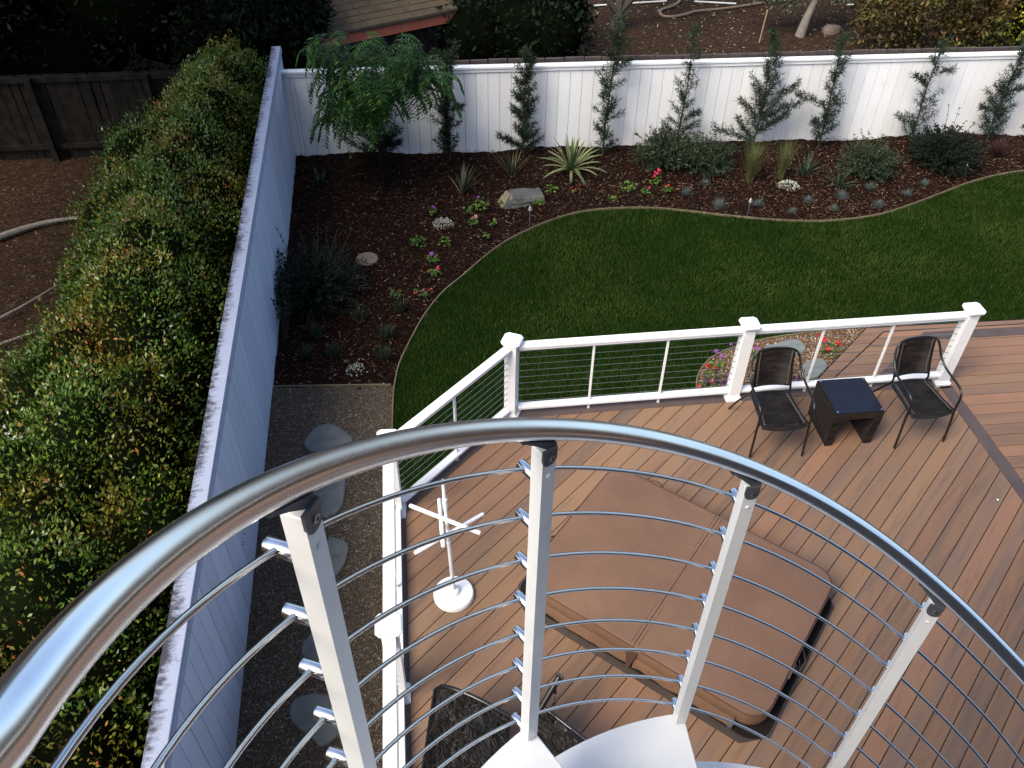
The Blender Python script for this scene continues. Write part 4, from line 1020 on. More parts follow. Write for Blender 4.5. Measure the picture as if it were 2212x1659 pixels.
# --- the long hedge left of the fence
blobs = []
rs = random.Random(11)
for i in range(24):
    y = .6 + i * .56; xr = fence_x(y) - .50; 
    wid = 1.35 if y > 9 else 1.5 if y > 6 else 1.75
    for j in range(3):
        x = xr - .28 - j * (wid - .75) / 2 + rs.uniform(-.16, .16); zt = (1.00, 1.38, 1.10)[j] - (.25 if y > 9 else 0) + rs.uniform(-.22, .22)
        if y > 11: zt -= .10 * (y - 11)
        blobs.append(((x, y + rs.uniform(-.2, .2), (zt - .62) / 2 - .05), (rs.uniform(.46, .58), rs.uniform(.55, .78), (zt + .62) / 2)))
for (x, y, zt) in ((-5.0, 9.4, .75), (-4.75, 8.2, .6), (-5.1, 10.6, .9), (-4.5, 7.0, .55), (-4.4, 6.2, .6)): blobs.append(((x, y, zt / 2 - .3), (.55, .75, zt / 2 + .3)))
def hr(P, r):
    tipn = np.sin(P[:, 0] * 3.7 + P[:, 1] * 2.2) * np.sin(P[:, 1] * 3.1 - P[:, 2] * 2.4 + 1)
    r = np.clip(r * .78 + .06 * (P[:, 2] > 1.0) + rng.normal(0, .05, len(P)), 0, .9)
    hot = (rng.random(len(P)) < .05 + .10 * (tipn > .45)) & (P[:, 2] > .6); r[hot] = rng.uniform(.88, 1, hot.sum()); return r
hd = empty('hedge', (-3.5, 7, -.62)); tag(hd, 'long leafy hedge with green, olive and reddish tips left of the white fence', 'hedge')
HB = [((b[0][0] + 3.5, b[0][1] - 7, b[0][2] + .62), b[1]) for b in blobs]
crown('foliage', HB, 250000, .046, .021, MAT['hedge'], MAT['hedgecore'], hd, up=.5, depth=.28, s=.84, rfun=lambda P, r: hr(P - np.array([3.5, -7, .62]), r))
m = MB()
for i in range(26):
    y = -6.2 + i * .47; x = 1.81 - (y + 7) * .1465 - 1.05; m.tube(spline([(x, y, -.1), (x + rs.uniform(-.1, .1), y + .05, .5), (x + rs.uniform(-.3, .3), y + rs.uniform(-.2, .2), 1.3)], 3), [.03 - .002 * k for k in range(7)], 6)
m.build('stems', MAT['bark'], hd)
# white blossoms at the far left
bl = []
for c0 in (g(12, 950, .95), g(18, 985, .9)):
    for i in range(9): bl.append(np.array(c0) + rng.normal(0, .05, 3))
bl = np.array(bl); nb = len(bl) * 5; ang_ = rng.uniform(0, 2 * pi, nb)
V, F = leaf_arrays(np.repeat(bl, 5, 0), np.column_stack([np.cos(ang_), np.sin(ang_), np.full(nb, .35)]), .03, .022)
fast_mesh('blossoms', V - np.array([-3.5, 7, -.62]), F, MAT['whitefl'], hd, rnd=rng.random(nb))

# --- trees: trunk, limbs and crown
def tree(name, label, base, trunkpts, limbs, blobs, n, L, W, mat, bark, cat_='tree', group=None, r0=.09, core='darkcore', depth=.5, s=.6, up=.2):
    t = empty(name, base); tag(t, label, cat_, group); B = Vector(base)
    m = MB(); pts = spline([Vector(p) - B for p in trunkpts], 4); m.tube(pts, [r0 * (1 - .55 * i / (len(pts) - 1)) for i in range(len(pts))], 9); m.build('trunk', MAT[bark], t)
    if limbs:
        m = MB()
        for L_ in limbs:
            pts = spline([Vector(p) - B for p in L_], 4); m.tube(pts, [r0 * .5 * (1 - .7 * i / (len(pts) - 1)) for i in range(len(pts))], 7)
        m.build('limbs', MAT[bark], t)
    bb = [(tuple(Vector(c) - B), r) for c, r in blobs]
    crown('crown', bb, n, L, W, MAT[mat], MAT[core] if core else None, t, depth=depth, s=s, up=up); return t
def rb(cx, cy, cz, R, k, seed, sq=.8, sub=.5):
    rr = random.Random(seed); out = []
    for i in range(k):
        a = rr.uniform(0, 2 * pi); e = rr.uniform(-.6, 1); d = R * rr.uniform(.35, .75); f = rr.uniform(.8, 1.2) * R * sub
        out.append(((cx + d * math.cos(a), cy + d * math.sin(a), cz + d * e * sq), (f, f, f * .85)))
    return out
dg = 'dark trees filling the upper left corner'
for i, (x, y, z, R, lab) in enumerate(((-13.5, 16.0, 2.4, 3.0, 'dark dense tree at the very top left corner'), (-9.6, 15.6, 2.0, 2.8, 'dark dense tree rising behind the old wooden fence'),
                                       (-6.2, 16.6, 1.8, 2.4, 'dark dense tree between the hedge and the shed'), (-4.5, 15.0, 1.0, 1.1, 'narrow dark tree just beyond the end of the white side fence'))):
    tree('dark_tree', lab, (x, y, -.64), [(x, y, -.64), (x + .1, y, .8), (x, y + .2, z + .5)], [[(x, y, .5), (x + R * .4, y - .3, z), (x + R * .6, y, z + R * .4)], [(x, y, .6), (x - R * .4, y - .3, z), (x - R * .5, y + .4, z + R * .5)]],
         rb(x, y, z, R, 16, 20 + i) + [((x, y, z - .6), (R * .6, R * .6, R * .6)), ((x, y - R * .3, .3), (R * .6, R * .4, .9)), ((x - R * .7, y - R * .45, .2), (R * .5, R * .35, 1.0)), ((x + R * .6, y - R * .4, .1), (R * .45, R * .35, 1.0))], 15000, .13, .05, 'darkleaf', 'bark', group=dg, r0=.16, s=.8)
for i, (x, y, z, R, lab) in enumerate(((-8.6, 10.6, 7.6, 2.4, 'added out-of-view shade tree left of the hedge, farthest of the three'), (-8.4, 7.4, 8.0, 2.4, 'added out-of-view shade tree left of the hedge, middle of the three'), (-8.6, 4.2, 8.2, 2.3, 'added out-of-view shade tree left of the hedge, nearest of the three'))):  # out-of-view trees added to shade the left fence and bed
    tree('tall_tree', lab, (x - 1.5, y, -.64), [(x - 1.5, y, -.64), (x - 1.2, y, 3.5), (x, y, z)], [[(x - .8, y, 4.8), (x + R * .4, y - .3, z), (x + R * .6, y, z + R * .4)], [(x - .9, y, 4.6), (x - R * .4, y - .3, z), (x - R * .5, y + .4, z + R * .5)]],
         rb(x, y, z, R, 18, 80 + i), 9000, .15, .06, 'darkleaf', 'bark', group='added shade trees left of the hedge', r0=.17, s=.8)
tree('dark_shrub', 'large dark evergreen shrub behind the white fence, right of the shed', tuple(g(1110, 95, -1.64)), [g(1110, 95, -1.64), g(1110, 60, -.6)], [], [(tuple(g(x, y, -.3) + Vector((0, 0, 0))), r) for x, y, r in ((1060, 40, (1.0, 1.0, 1.1)), (1150, 50, (1.1, 1, 1.2)), (1105, 85, (1.2, .8, .9)), (1190, 90, (.7, .7, .8)), (1020, 95, (.8, .7, .9)), (1120, -20, (1.5, 1.2, 1.2)), (1220, 30, (.6, .6, .9)))],
     9000, .12, .06, 'darkleaf', 'bark', 'shrub', r0=.08, s=.82)
b = g(1333, 62, -1.64)
tree('orchard_tree', 'dark forked tree trunk standing in the litter near the top centre', tuple(b), [b, b + Vector((.02, 0, .25)), b + Vector((0, .02, .50))], [[b + Vector((0, 0, .38)), b + Vector((-.35, 0, .75)), b + Vector((-.9, .2, 1.6))], [b + Vector((0, 0, .38)), b + Vector((.38, .1, .8)), b + Vector((.8, .2, 1.7))], [b + Vector((0, 0, .45)), b + Vector((.05, .3, 1.5)), b + Vector((0, .5, 2.4))]],
     rb(b.x, b.y + .3, b.z + 3.3, 1.5, 9, 41), 3500, .13, .05, 'darkleaf', 'bark', r0=.21, core=None)
b = g(1728, 78, -1.64)
tree('orchard_tree', 'grey leaning tree trunk with sparse grey green leaves at the top', tuple(b), [b, b + Vector((.08, 0, .5)), b + Vector((.28, .1, 1.1))], [[b + Vector((.2, 0, .9)), b + Vector((-.4, 0, 1.35)), b + Vector((-1.0, .1, 1.5))], [b + Vector((.2, .05, 1.0)), b + Vector((.9, 0, 1.4)), b + Vector((1.6, 0, 1.5))], [b + Vector((.28, .1, 1.1)), b + Vector((.4, .4, 1.9)), b + Vector((.4, .6, 2.6))]],
     [((b.x - .55, b.y + .1, b.z + .80), (.40, .35, .22)), ((b.x - 1.05, b.y + .2, b.z + .95), (.35, .35, .25)), ((b.x + .75, b.y + .2, b.z + .98), (.45, .35, .2)), ((b.x - .1, b.y + .3, b.z + 1.1), (.5, .4, .25)), ((b.x - .9, b.y, b.z + 1.35), (.45, .4, .35)), ((b.x - .35, b.y, b.z + 1.65), (.6, .5, .4)), ((b.x + .9, b.y, b.z + 1.45), (.6, .5, .35)), ((b.x + 1.6, b.y, b.z + 1.3), (.55, .4, .35)), ((b.x + .3, b.y + .2, b.z + 2.4), (1.2, .9, .6)), ((b.x - .9, b.y + .2, b.z + 1.0), (.25, .25, .3))], 5200, .11, .05, 'greyleaf', 'greybark', r0=.13, core=None, depth=.9)
bg_ = 'autumn coloured bushes behind the white fence at upper right'
for i, (x, y, R, sx, nlf, mt, lab) in enumerate(((1905, 60, .75, .5, 1300, 'brownleaf', 'small brown and green leafed bush, leftmost of the autumn bushes'), (2010, 45, 1.15, .8, 3000, 'brownleaf', 'broad rusty brown bush between the sparse bush and the yellow one'), (2085, 60, .85, .8, 2000, 'brownleaf', 'brown leafed bush directly left of the bright yellow bush'))):
    b = g(x, 105, -1.64); c = b + Vector((0, .3, R))
    tree('autumn_bush', lab, tuple(b), [b, b + Vector((.05, .1, .6)), c], [[b + Vector((0, 0, .3)), c + Vector((-R * .5, 0, 0))], [b + Vector((0, 0, .3)), c + Vector((R * .5, 0, .1))]], rb(c.x, c.y, c.z, R, 12, 50 + i, .95, .55) + [((b.x + dx * R, b.y + .1, b.z + .35), (R * .5, R * .4, .4)) for dx in (-.45, .1, .6)], int(nlf * 2.6), .12, .05, mt, 'bark', 'bush', bg_, r0=.035, core=None, depth=.9)
b = g(2205, 100, -1.64)
tree('yellow_bush', 'bright yellow green bush in the upper right corner', tuple(b), [b, b + Vector((.05, .2, 1.2))], [], rb(b.x - .1, b.y + .2, b.z + 1.5, 1.2, 12, 60) + [((b.x - .45, b.y - .2, b.z + .8), (.6, .5, .7)), ((b.x + .1, b.y, b.z + .5), (.7, .6, .6)), ((b.x + 1.0, b.y + .3, b.z + .5), (.9, .8, .8))], 9000, .10, .045, 'yellowleaf', 'bark', 'bush', r0=.05, core='hedgecore', s=.7)

# --- orchard litter, hose, pipes, rocks
def away(P): return np.column_stack([P, [ground_h(x, y) + .02 for x, y in P]])
q = sample([(-1, 14.8), (13, 15.3), (13, 24), (-1, 24)], 11000); n = len(q); P = away(q)
V, F = leaf_arrays(P, norm(np.column_stack([rng.normal(size=(n, 2)), rng.normal(0, .2, n)])), rng.uniform(.04, .11, n), rng.uniform(.015, .035, n), roll=norm(np.column_stack([rng.normal(0, .3, (n, 2)), np.ones(n)])))
tag(fast_mesh('leaf_litter', V, F, MAT['chiplit'], rnd=rng.random(n) ** 1.5), kind='stuff')
q = sample([(-12, 3), (-3.2, 3), (-5, 12.2), (-12, 11.5)], 9000); n = len(q); P = away(q)
V, F = leaf_arrays(P, norm(np.column_stack([rng.normal(size=(n, 2)), rng.normal(0, .2, n)])), rng.uniform(.03, .08, n), rng.uniform(.008, .02, n), roll=norm(np.column_stack([rng.normal(0, .3, (n, 2)), np.ones(n)])))
tag(fast_mesh('leaf_litter', V, F, MAT['chip'], rnd=rng.random(n) ** 1.5), kind='stuff')
def tubething(name, pts, r, mat, label, cat_, group=None, taper=False, k=6):
    pts = [Vector(p) for p in pts]; b = pts[0].copy(); sp_ = spline([p - b for p in pts], k)
    m = MB(); m.tube(sp_, [r * (1 - (.6 * i / len(sp_) if taper else 0)) for i in range(len(sp_))], 8); o = m.build(name, MAT[mat]); o.location = b; return tag(o, label, cat_, group)
zo = -1.60
tubething('garden_hose', [g(x, y, zo) for x, y in ((1652, -30), (1650, 2), (1640, 12), (1618, 24), (1620, 38), (1665, 42), (1720, 28), (1800, 24), (1860, 12), (1895, 2), (1910, -14))] if False else [g(x, y, zo) for x, y in ((1470, -24), (1469, 0), (1455, 12), (1428, 22), (1430, 33), (1452, 36), (1480, 31), (1505, 24), (1560, 19), (1610, 12), (1655, 5), (1700, 1), (1730, -6))], .035, 'hose', 'tan garden hose looped on the leaf litter at the top of the picture', 'hose')
tubething('irrigation_pipe', [g(1260, 14, zo), g(1330, 9, zo), g(1440, 2, zo)], .022, 'pvc', 'thin white pipe lying left of the hose, behind the dark tree trunk', 'pipe', 'white irrigation pipes beyond the fence')
tubething('irrigation_pipe', [g(1500, 3, zo), g(1590, 8, zo)], .022, 'pvc', 'short white pipe lying just above the hose loop', 'pipe', 'white irrigation pipes beyond the fence')
tubething('irrigation_pipe', [g(1830, 10, zo), g(1900, 11, zo), g(1990, 9, zo)], .022, 'pvc', 'thin white pipe right of the grey tree trunk', 'pipe', 'white irrigation pipes beyond the fence')
def rock(name, c, sz, rz, mat, label, seed, cat_='rock'):
    rr = np.random.default_rng(seed); V = ICO[0].copy(); V = np.sign(V) * np.abs(V) ** .75; V *= 1 + .10 * np.sin(V[:, [1, 2, 0]] * 4 + seed) + rr.normal(0, .015, V.shape)
    V *= np.array(sz); o = fast_mesh(name, V, ICO[1], mat); o.location = c; o.rotation_euler = (0, 0, rz); return tag(o, label, cat_)
rock('rock', g(1795, 66, -1.6), (.24, .17, .13), .5, MAT['paverstone'], 'grey rock on the litter right of the leaning grey trunk', 3)
for i, (a, b_, lab) in enumerate((((1644, 60), (1640, 92), 'upright dry stick standing behind the fence left of the grey trunk'),)):
    p = g(b_[0], b_[1], -1.6); tubething('stick', [p, p + Vector((.04, .0, .75))], .018, 'stick', lab, 'stick', k=2)
p = g(972, 118, -1.6); tubething('stake', [p, p + Vector((0, 0, .95))], .014, 'stick', 'thin pale stake behind the fence beside the shed', 'stake', k=2)
for i, (pts, r, lab) in enumerate((([(-10, 515), (40, 497), (100, 480), (165, 470)], .05, 'thick dead branch on the ground at the far left, below the wooden fence'), ([(-5, 690), (60, 655), (130, 612)], .022, 'thin bare branch on the ground left of the hedge, above the lower twig'), ([(-5, 745), (50, 765), (120, 700)][::2], .018, 'lowest thin twig on the ground left of the hedge'))):
    tubething('fallen_branch', [g(x, y, -.57) for x, y in pts], r, 'greybark', lab, 'branch', 'fallen branches left of the hedge', True)

# --- fern pines trained up the back fence
def fern_pine(base, H, label, spread, seed, low=None, tilt=(0, 0), dens=1.0):
    H = H * 1.07
    rr = np.random.default_rng(seed); t = empty('fern_pine', base); tag(t, label, 'young tree', 'young fern pines along the back fence')
    tr = [Vector((tilt[0] * s_ + .025 * math.sin(s_ * 5 + seed), tilt[1] * s_, H * s_ * .97)) for s_ in [i / 10 for i in range(11)]]
    m = MB(); m.tube(tr, [.014 * (1 - .75 * i / 10) + .002 for i in range(11)], 7); m.build('trunk', MAT['bark'], t)
    P = []; D = []; br = MB(); z = .10
    def run(p, d, L_, curl):
        q = Vector(p); n_ = max(3, int(L_ / .035)); pts = [q.copy()]
        for i in range(n_):
            d2 = (d + Vector((0, 0, curl * (i / n_)))).normalized(); q = q + d2 * (L_ / n_); pts.append(q.copy())
            for k in range(int(17 * dens)):
                P.append(q + Vector(rr.normal(0, .012, 3))); D.append(d2 * .55 + Vector(norm(rr.normal(size=3))))
        br.tube(pts, [.005 * (1 - .7 * i / len(pts)) for i in range(len(pts))], 5, False)
    while z < H:
        f = z / H; env = spread(f); p = tr[min(10, int(f * 10))].lerp(tr[min(10, int(f * 10) + 1)], (f * 10) % 1)
        a = rr.uniform(0, 2 * pi); L_ = env * rr.uniform(.5, 1.45)
        d = Vector((math.cos(a), math.sin(a) * .45, rr.uniform(.35, 1.0))).normalized()
        run(p, d, max(L_, .05), .35); z += rr.uniform(.018, .042) / dens
        for k in range(8): P.append(p + Vector(rr.normal(0, .012, 3))); D.append(Vector(norm(rr.normal(size=3))) + Vector((0, 0, .5)))
    for (f, dx, L_, rise) in (low or []):
        p = tr[int(f * 10)]; run(p, Vector((dx, -.15, rise)).normalized(), L_, .15)
        for s_ in (.4, .6, .8):
            run(p + Vector((dx, -.15, rise)).normalized() * L_ * s_, Vector((dx, rr.uniform(-.6, .2), rise + .7)).normalized(), L_ * .3, .2)
    br.build('branches', MAT['bark'], t)
    P = np.array([tuple(p) for p in P]); D = np.array([tuple(d) for d in D]); n_ = len(P)
    V, F = leaf_arrays(P, D, rr.uniform(.05, .11, n_), rr.uniform(.007, .012, n_)); fast_mesh('needles', V, F, MAT['needle'], t, rnd=np.clip(rr.beta(2, 2.8, n_) + .25 * (P[:, 2] > H * .8), 0, 1)); return t
def plant_at(x, y, d=.28): p = g(x, y, -.6); return (p.x, fence_y(p.x) - d, -.60)
env1 = lambda f: .24 * (1 - f) ** .4 * (1 + .25 * math.sin(f * 17))
FP = [((822, 340), 1.35, 'dark fern pine in the shade behind the feathery tree', lambda f: .42 * (1 - f) ** .5, 1, [(.2, 1, .35, .2)], 1.2),
      ((972, 330), 1.62, 'slim dark fern pine at the right edge of the feathery tree', lambda f: .18 + .05 * math.sin(f * 20), 2, [(.5, 1, .26, .25)], 1.1),
      ((1131, 324), 1.66, 'dark fern pine with one long low branch to the left, behind the small spiky plant', lambda f: .22 * (1.05 - f) ** .6 + .03, 3, [(.1, -1, .45, .55)], 1.1),
      ((1302, 320), 2.05, 'tall slim fern pine directly behind the big striped agave', lambda f: .18 + .04 * math.sin(f * 25), 4, [(.05, -1, .2, .4), (.75, 1, .25, .3)], .8),
      ((1457, 322), 1.95, 'open fern pine standing in the purple sage', lambda f: .28 * (1.1 - f) ** .8 + .02, 5, [(.3, 1, .28, .3)], .6),
      ((1618, 312), 1.85, 'widest fern pine with arms reaching out to both sides', lambda f: .40 * (1.05 - f) ** .9 + .02, 6, [(.1, -1, .75, .25), (.45, 1, .6, .8), (.2, 1, .5, .6), (.3, -1, .5, .7), (.35, 1, .62, .45)], .75),
      ((1762, 317), 1.80, 'fern pine with one long arm stretching left halfway up', lambda f: .20 * (1.1 - f) ** .5 + .02, 7, [(.45, -1, .62, .28), (.25, -1, .25, .5)], .75),
      ((1955, 304), 1.70, 'fern pine with tufted bare trunk between the two sage mounds', lambda f: .26 * (1.1 - f) ** .5 * (1 if f < .45 or f > .85 else .75), 8, [(.25, -1, .45, .4), (.7, 1, .3, .1), (.6, -1, .3, .4)], .6),
      ((2118, 296), 1.70, 'dark fern pine right of the large rounded shrub', lambda f: .26 * (1.1 - f) ** .5 + .04 * math.sin(f * 22), 9, [(.55, 1, .3, .3), (.35, -1, .35, .3)], .9),
      ((2222, 292), 1.45, 'fern pine cut off by the right edge of the picture', lambda f: .24 * (1.1 - f) ** .5, 10, [(.15, -1, .3, .4)], .8)]
for (xy, H, lab, env, seed, low, dn) in FP: fern_pine(plant_at(*xy), H, lab, env, seed, low, dens=dn)

# --- feathery tree with pinnate fronds
bx = g(833, 405, -.6); ft = empty('feathery_tree', bx); tag(ft, 'drooping feathery tree with fern-like fronds on a thin staked trunk', 'tree')
B = Vector(bx)
m = MB(); crown0 = atY(822, 215, bx.y + .1) - B
m.tube(spline([Vector((0, 0, 0)), Vector((-.01, 0, .8)), crown0], 5), [.022 - .0008 * i for i in range(11)], 8); m.build('trunk', MAT['tubeblack'], ft)
m = MB(); m.tube([(.045, -.02, -.03), (.045, -.02, 1.55)], .016, 8); m.build('stake', MAT['tubeblack'], ft)
m = MB(); m.tube([(-.03, -.03, 1.2), (.06, -.05, 1.21), (.07, 0, 1.21), (-.03, .03, 1.2), (-.03, -.03, 1.2)], .006, 6); m.build('tie', MAT['tubeblack'], ft)
targets = [(690, 105, 11.3), (745, 95, 11.6), (800, 90, 11.5), (860, 100, 11.4), (905, 130, 11.6), (950, 160, 11.5), (960, 190, 11.3), (700, 150, 11.5), (760, 160, 11.2), (830, 150, 11.3), (890, 165, 11.8), (770, 210, 11.0), (815, 225, 11.0), (735, 205, 11.3), (725, 245, 11.3), (760, 250, 11.1), (840, 200, 11.2), (715, 230, 11.6), (860, 140, 11.9), (785, 125, 11.9), (930, 145, 11.9), (680, 125, 11.8), (700, 295, 11.4), (738, 300, 11.3), (770, 295, 11.2), (715, 275, 11.6), (795, 280, 11.1), (835, 255, 11.2), (955, 225, 11.5), (935, 205, 11.7), (690, 190, 11.6), (880, 120, 11.3)]
br = MB(); PP = []; DD = []; LL = []; WW = []; stalks = MB(); rr = np.random.default_rng(77)
for ti, (x, y, Y) in enumerate(targets):
    T = atY(x, y - 26, Y) - B; c = crown0 * .92; mid = (c + T) / 2 + Vector((0, 0, .16)); path = spline([c * .9, mid, T], 5)
    br.tube(path, [.010 - .0007 * i for i in range(len(path))], 6, False)
    for fi in range(15):
        t_ = rr.uniform(.45, 1); p = path[min(len(path) - 1, int(t_ * (len(path) - 1)))]
        outw = (T - crown0); a = math.atan2(outw.y, outw.x) + rr.normal(0, 1.0); h = Vector((math.cos(a), math.sin(a), 0)); th = rr.uniform(-.1, .8); L_ = rr.uniform(.34, .54); ns = 11; q = p.copy(); pts = [q.copy()]
        for k in range(ns):
            dd = (h * math.cos(th) + Vector((0, 0, 1)) * math.sin(th)); q = q + dd * (L_ / ns); pts.append(q.copy()); th = max(th - .21, -1.25)
            side = dd.cross(Vector((0, 0, 1))).normalized() if abs(dd.z) < .98 else Vector((-h.y, h.x, 0))
            if k >= 1:
                for s_ in (-1, 1):
                    PP.append(tuple(q)); DD.append(tuple(side * s_ + dd * .45 + Vector((0, 0, -.25)) + Vector(rr.normal(0, .08, 3)))); LL.append(.105 * (1 - .45 * abs(k / ns - .45))); WW.append(.027)
        stalks.tube(pts, .0022, 4, False)
br.build('branches', MAT['bark'], ft); stalks.build('frond_stalks', MAT['pinnate'], ft)
PP = np.array(PP); DD = np.array(DD); rn = np.clip(rr.beta(2, 2.5, len(PP)), 0, 1)
V, F = leaf_arrays(PP, DD, np.array(LL), np.array(WW), roll=norm(np.column_stack([rr.normal(0, .25, (len(PP), 2)), np.ones(len(PP))])))
fast_mesh('leaflets', V, F, MAT['pinnate'], ft, rnd=rn)

# --- strap-leaved plants and grasses
def tuft(name, loc, n, L, W, lean, arch, mat, label, cat_, group=None, seg=5, up=0, jitter=.02, vary=.25, part='blades'):
    A = rng.uniform(0, 2 * pi, n); lean_ = rng.uniform(lean[0], lean[1], n); P = np.column_stack([rng.normal(0, jitter, (n, 2)), np.zeros(n)])
    V, F = blade_arrays(P, A, lean_, L * rng.uniform(1 - vary, 1 + vary, n), W, rng.uniform(arch[0], arch[1], n), seg)
    o = fast_mesh(name, V, F, MAT[mat], rnd=np.repeat(rng.random(n)[:, None], seg, 1).T.ravel() if False else np.tile(rng.random(n)[:, None], (1, seg)).ravel()); o.location = loc; return tag(o, label, cat_, group)
def bl(x, y, z=-.6): return g(x, y, z)
# big striped agave-like plant: green straps, each with cream margins
ag = empty('striped_agave', bl(1233, 372)); tag(ag, 'large agave-like plant with arching cream-striped leaves in front of the fence', 'plant')
n = 44; A = np.arange(n) * 2.39996 + rng.normal(0, .1, n); le = np.linspace(.05, 1.25, n); Lb = rng.uniform(.46, .60, n); Wb = .050; arc_ = np.linspace(.3, 1.0, n)
P_ = np.column_stack([np.sin(A) * .03, np.cos(A) * .03, np.full(n, .05)])
V, F = blade_arrays(P_, A, le, Lb, Wb, arc_, 7); fast_mesh('leaves', V, F, MAT['agave'], ag, rnd=np.tile(rng.random(n)[:, None], (1, 7)).ravel())
for s_ in (-1, 1):
    sd2 = np.stack([np.cos(A), -np.sin(A), 0 * A], 1) * s_ * .019; V, F = blade_arrays(P_ + sd2 * .7 + np.array([0, 0, .004]), A, le, Lb * .97, .016, arc_, 7); fast_mesh('margins', V, F, MAT['agaveedge'], ag, rnd=np.tile(rng.random(n)[:, None], (1, 7)).ravel())
tuft('flax_plant', bl(1105, 382), 34, .48, .022, (.05, .75), (.1, .5), 'phormium', 'small spiky flax plant, the one closer to the white fence', 'plant', 'small flax plants in the mulch')
tuft('flax_plant', bl(1000, 418), 30, .42, .024, (.05, .85), (.1, .6), 'phormium', 'small spiky flax plant, the lower left one with a pale drooping leaf', 'plant', 'small flax plants in the mulch')
tuft('small_agave', bl(695, 402), 16, .26, .045, (.15, 1.0), (-.1, .3), 'sage', 'small shaded agave near the fence corner', 'plant')
tuft('wispy_grass', bl(1618, 392), 420, .62, .0035, (.0, .32), (.1, .7), 'wispy', 'wispy green grass clump, left one of the pair', 'grass', 'wispy grass clumps', vary=.35)
tuft('wispy_grass', bl(1685, 385), 300, .60, .0035, (.0, .28), (.1, .7), 'wispy', 'thinner wispy grass clump, right one of the pair', 'grass', 'wispy grass clumps', vary=.35)
tuft('yucca', bl(1737, 378), 46, .36, .016, (.1, 1.15), (.1, .6), 'sage', 'grey green spiky yucca with taller bent blades', 'plant', 'spiky yuccas in the mulch')
tuft('yucca', bl(1812, 402), 60, .34, .014, (.1, 1.2), (.2, .8), 'sage', 'denser grey green spiky yucca nearer the lawn', 'plant', 'spiky yuccas in the mulch')
tuft('red_grass', bl(2148, 338), 160, .34, .007, (.05, .9), (.2, .8), 'redgrass', 'dark red grass clump near the right edge by the fence', 'grass')
gs = 'little blue fescue tufts in the mulch'
FES = [((1482, 420), .10, 'blue fescue tuft just right of the red geranium'), ((1523, 399), .09, 'blue fescue tuft farthest up the slope below the wide fern pine'), ((1552, 448), .14, 'largest blue fescue tuft close to the lawn edge'), ((1637, 444), .09, 'fescue tuft beside the path light'),
       ((1745, 436), .09, 'pale fescue tuft between the silver mound and the yucca'), ((1817, 428), .12, 'bluish fescue tuft right below the denser yucca'), ((1879, 408), .10, 'fescue tuft below the left sage mound'), ((1957, 422), .09, 'fescue tuft below and between the two sage mounds'),
       ((1996, 400), .09, 'fescue tuft farthest right, below the large rounded shrub'), ((1897, 446), .10, 'fescue tuft near the lawn, right of the small brown one'), ((1799, 454), .08, 'small brownish fescue tuft near the middle of the lawn curve'), ((1711, 460), .08, 'small fescue tuft nearest the lawn curve left of the brownish one')]
for xy, r_, lab in FES: tuft('blue_fescue', bl(*xy), 150, r_ * 1.15, .0042, (.1, 1.25), (.0, .6), 'bluegrass', lab, 'grass', gs, seg=2, jitter=r_ * .16)
gs = 'dim silvery tufts in the shaded mulch'
SIL = [((777, 690), 'silvery tuft below the big shaded shrub'), ((864, 672), 'silvery tuft closest to the pink flowers'), ((834, 728), 'silvery tuft near the lawn curve, middle of the right column'), ((831, 775), 'silvery tuft near the lawn edge just above the gravel'),
       ((684, 728), 'dim silvery tuft in the left group, upper one'), ((666, 772), 'dim silvery tuft closest to the side fence'), ((722, 768), 'dim silvery tuft between the fence and the small white plant')]
for xy, lab in SIL: tuft('lavender_tuft', bl(*xy), 130, .17, .008, (.0, .8), (-.2, .4), 'sage', lab, 'plant', gs, seg=2, jitter=.03)

# --- rounded shrubs
def stems_shrub(name, loc, n, H, R, leafL, leafW, mat, label, lpn=13, group=None, cat_='shrub', droop=.5, extra=None, seed=1):
    rr = np.random.default_rng(seed); t = empty(name, loc); tag(t, label, cat_, group); m = MB(); P = []; D = []
    for i in range(n):
        a = rr.uniform(0, 2 * pi); th = rr.uniform(0, 1) ** .7 * 1.25; L_ = (H * math.cos(th) + R * math.sin(th)) * rr.uniform(.7, 1.08); q = Vector((rr.normal(0, .03), rr.normal(0, .03), 0)); pts = [q.copy()]; K = 8
        for k in range(K):
            tt = th + droop * (k / K) ** 2; d = Vector((math.cos(a) * math.sin(tt), math.sin(a) * math.sin(tt), math.cos(tt))); q = q + d * L_ / K; pts.append(q.copy())
            if k > 1:
                for _ in range(lpn // 4 + 1): P.append(tuple(q + Vector(rr.normal(0, .012, 3)))); D.append(tuple(d * .6 + Vector(rr.normal(0, .6, 3))))
        m.tube(pts, .0028, 4, False)
    for (dx, dy, hh) in extra or []:
        q = Vector((dx * .4, dy * .4, H * .5)); e = Vector((dx, dy, hh)); pts = [q.lerp(e, k / 8) + Vector((0, 0, .03 * math.sin(pi * k / 8))) for k in range(9)]; m.tube(pts, .0028, 4, False)
        for p in pts[3:]:
            for _ in range(3): P.append(tuple(p)); D.append(tuple(Vector(rr.normal(0, 1, 3)) + (e - q).normalized() * .5))
    m.build('stems', MAT['bark'], t); P = np.array(P); D = np.array(D); n_ = len(P)
    V, F = leaf_arrays(P, D, leafL * rr.uniform(.7, 1.2, n_), leafW); fast_mesh('leaves', V, F, MAT[mat], t, rnd=rr.beta(2, 2.4, n_)); return t
stems_shrub('sage_bush', bl(1432, 352), 150, .42, .36, .085, .016, 'sage', 'arching sage bush with purple tips below the open fern pine', 20, 'sage bushes along the fence', seed=1)
stems_shrub('sage_bush', bl(1520, 362), 150, .36, .42, .085, .016, 'sage', 'spreading sage bush with purple tips, left of the wispy grasses', 20, 'sage bushes along the fence', seed=2)
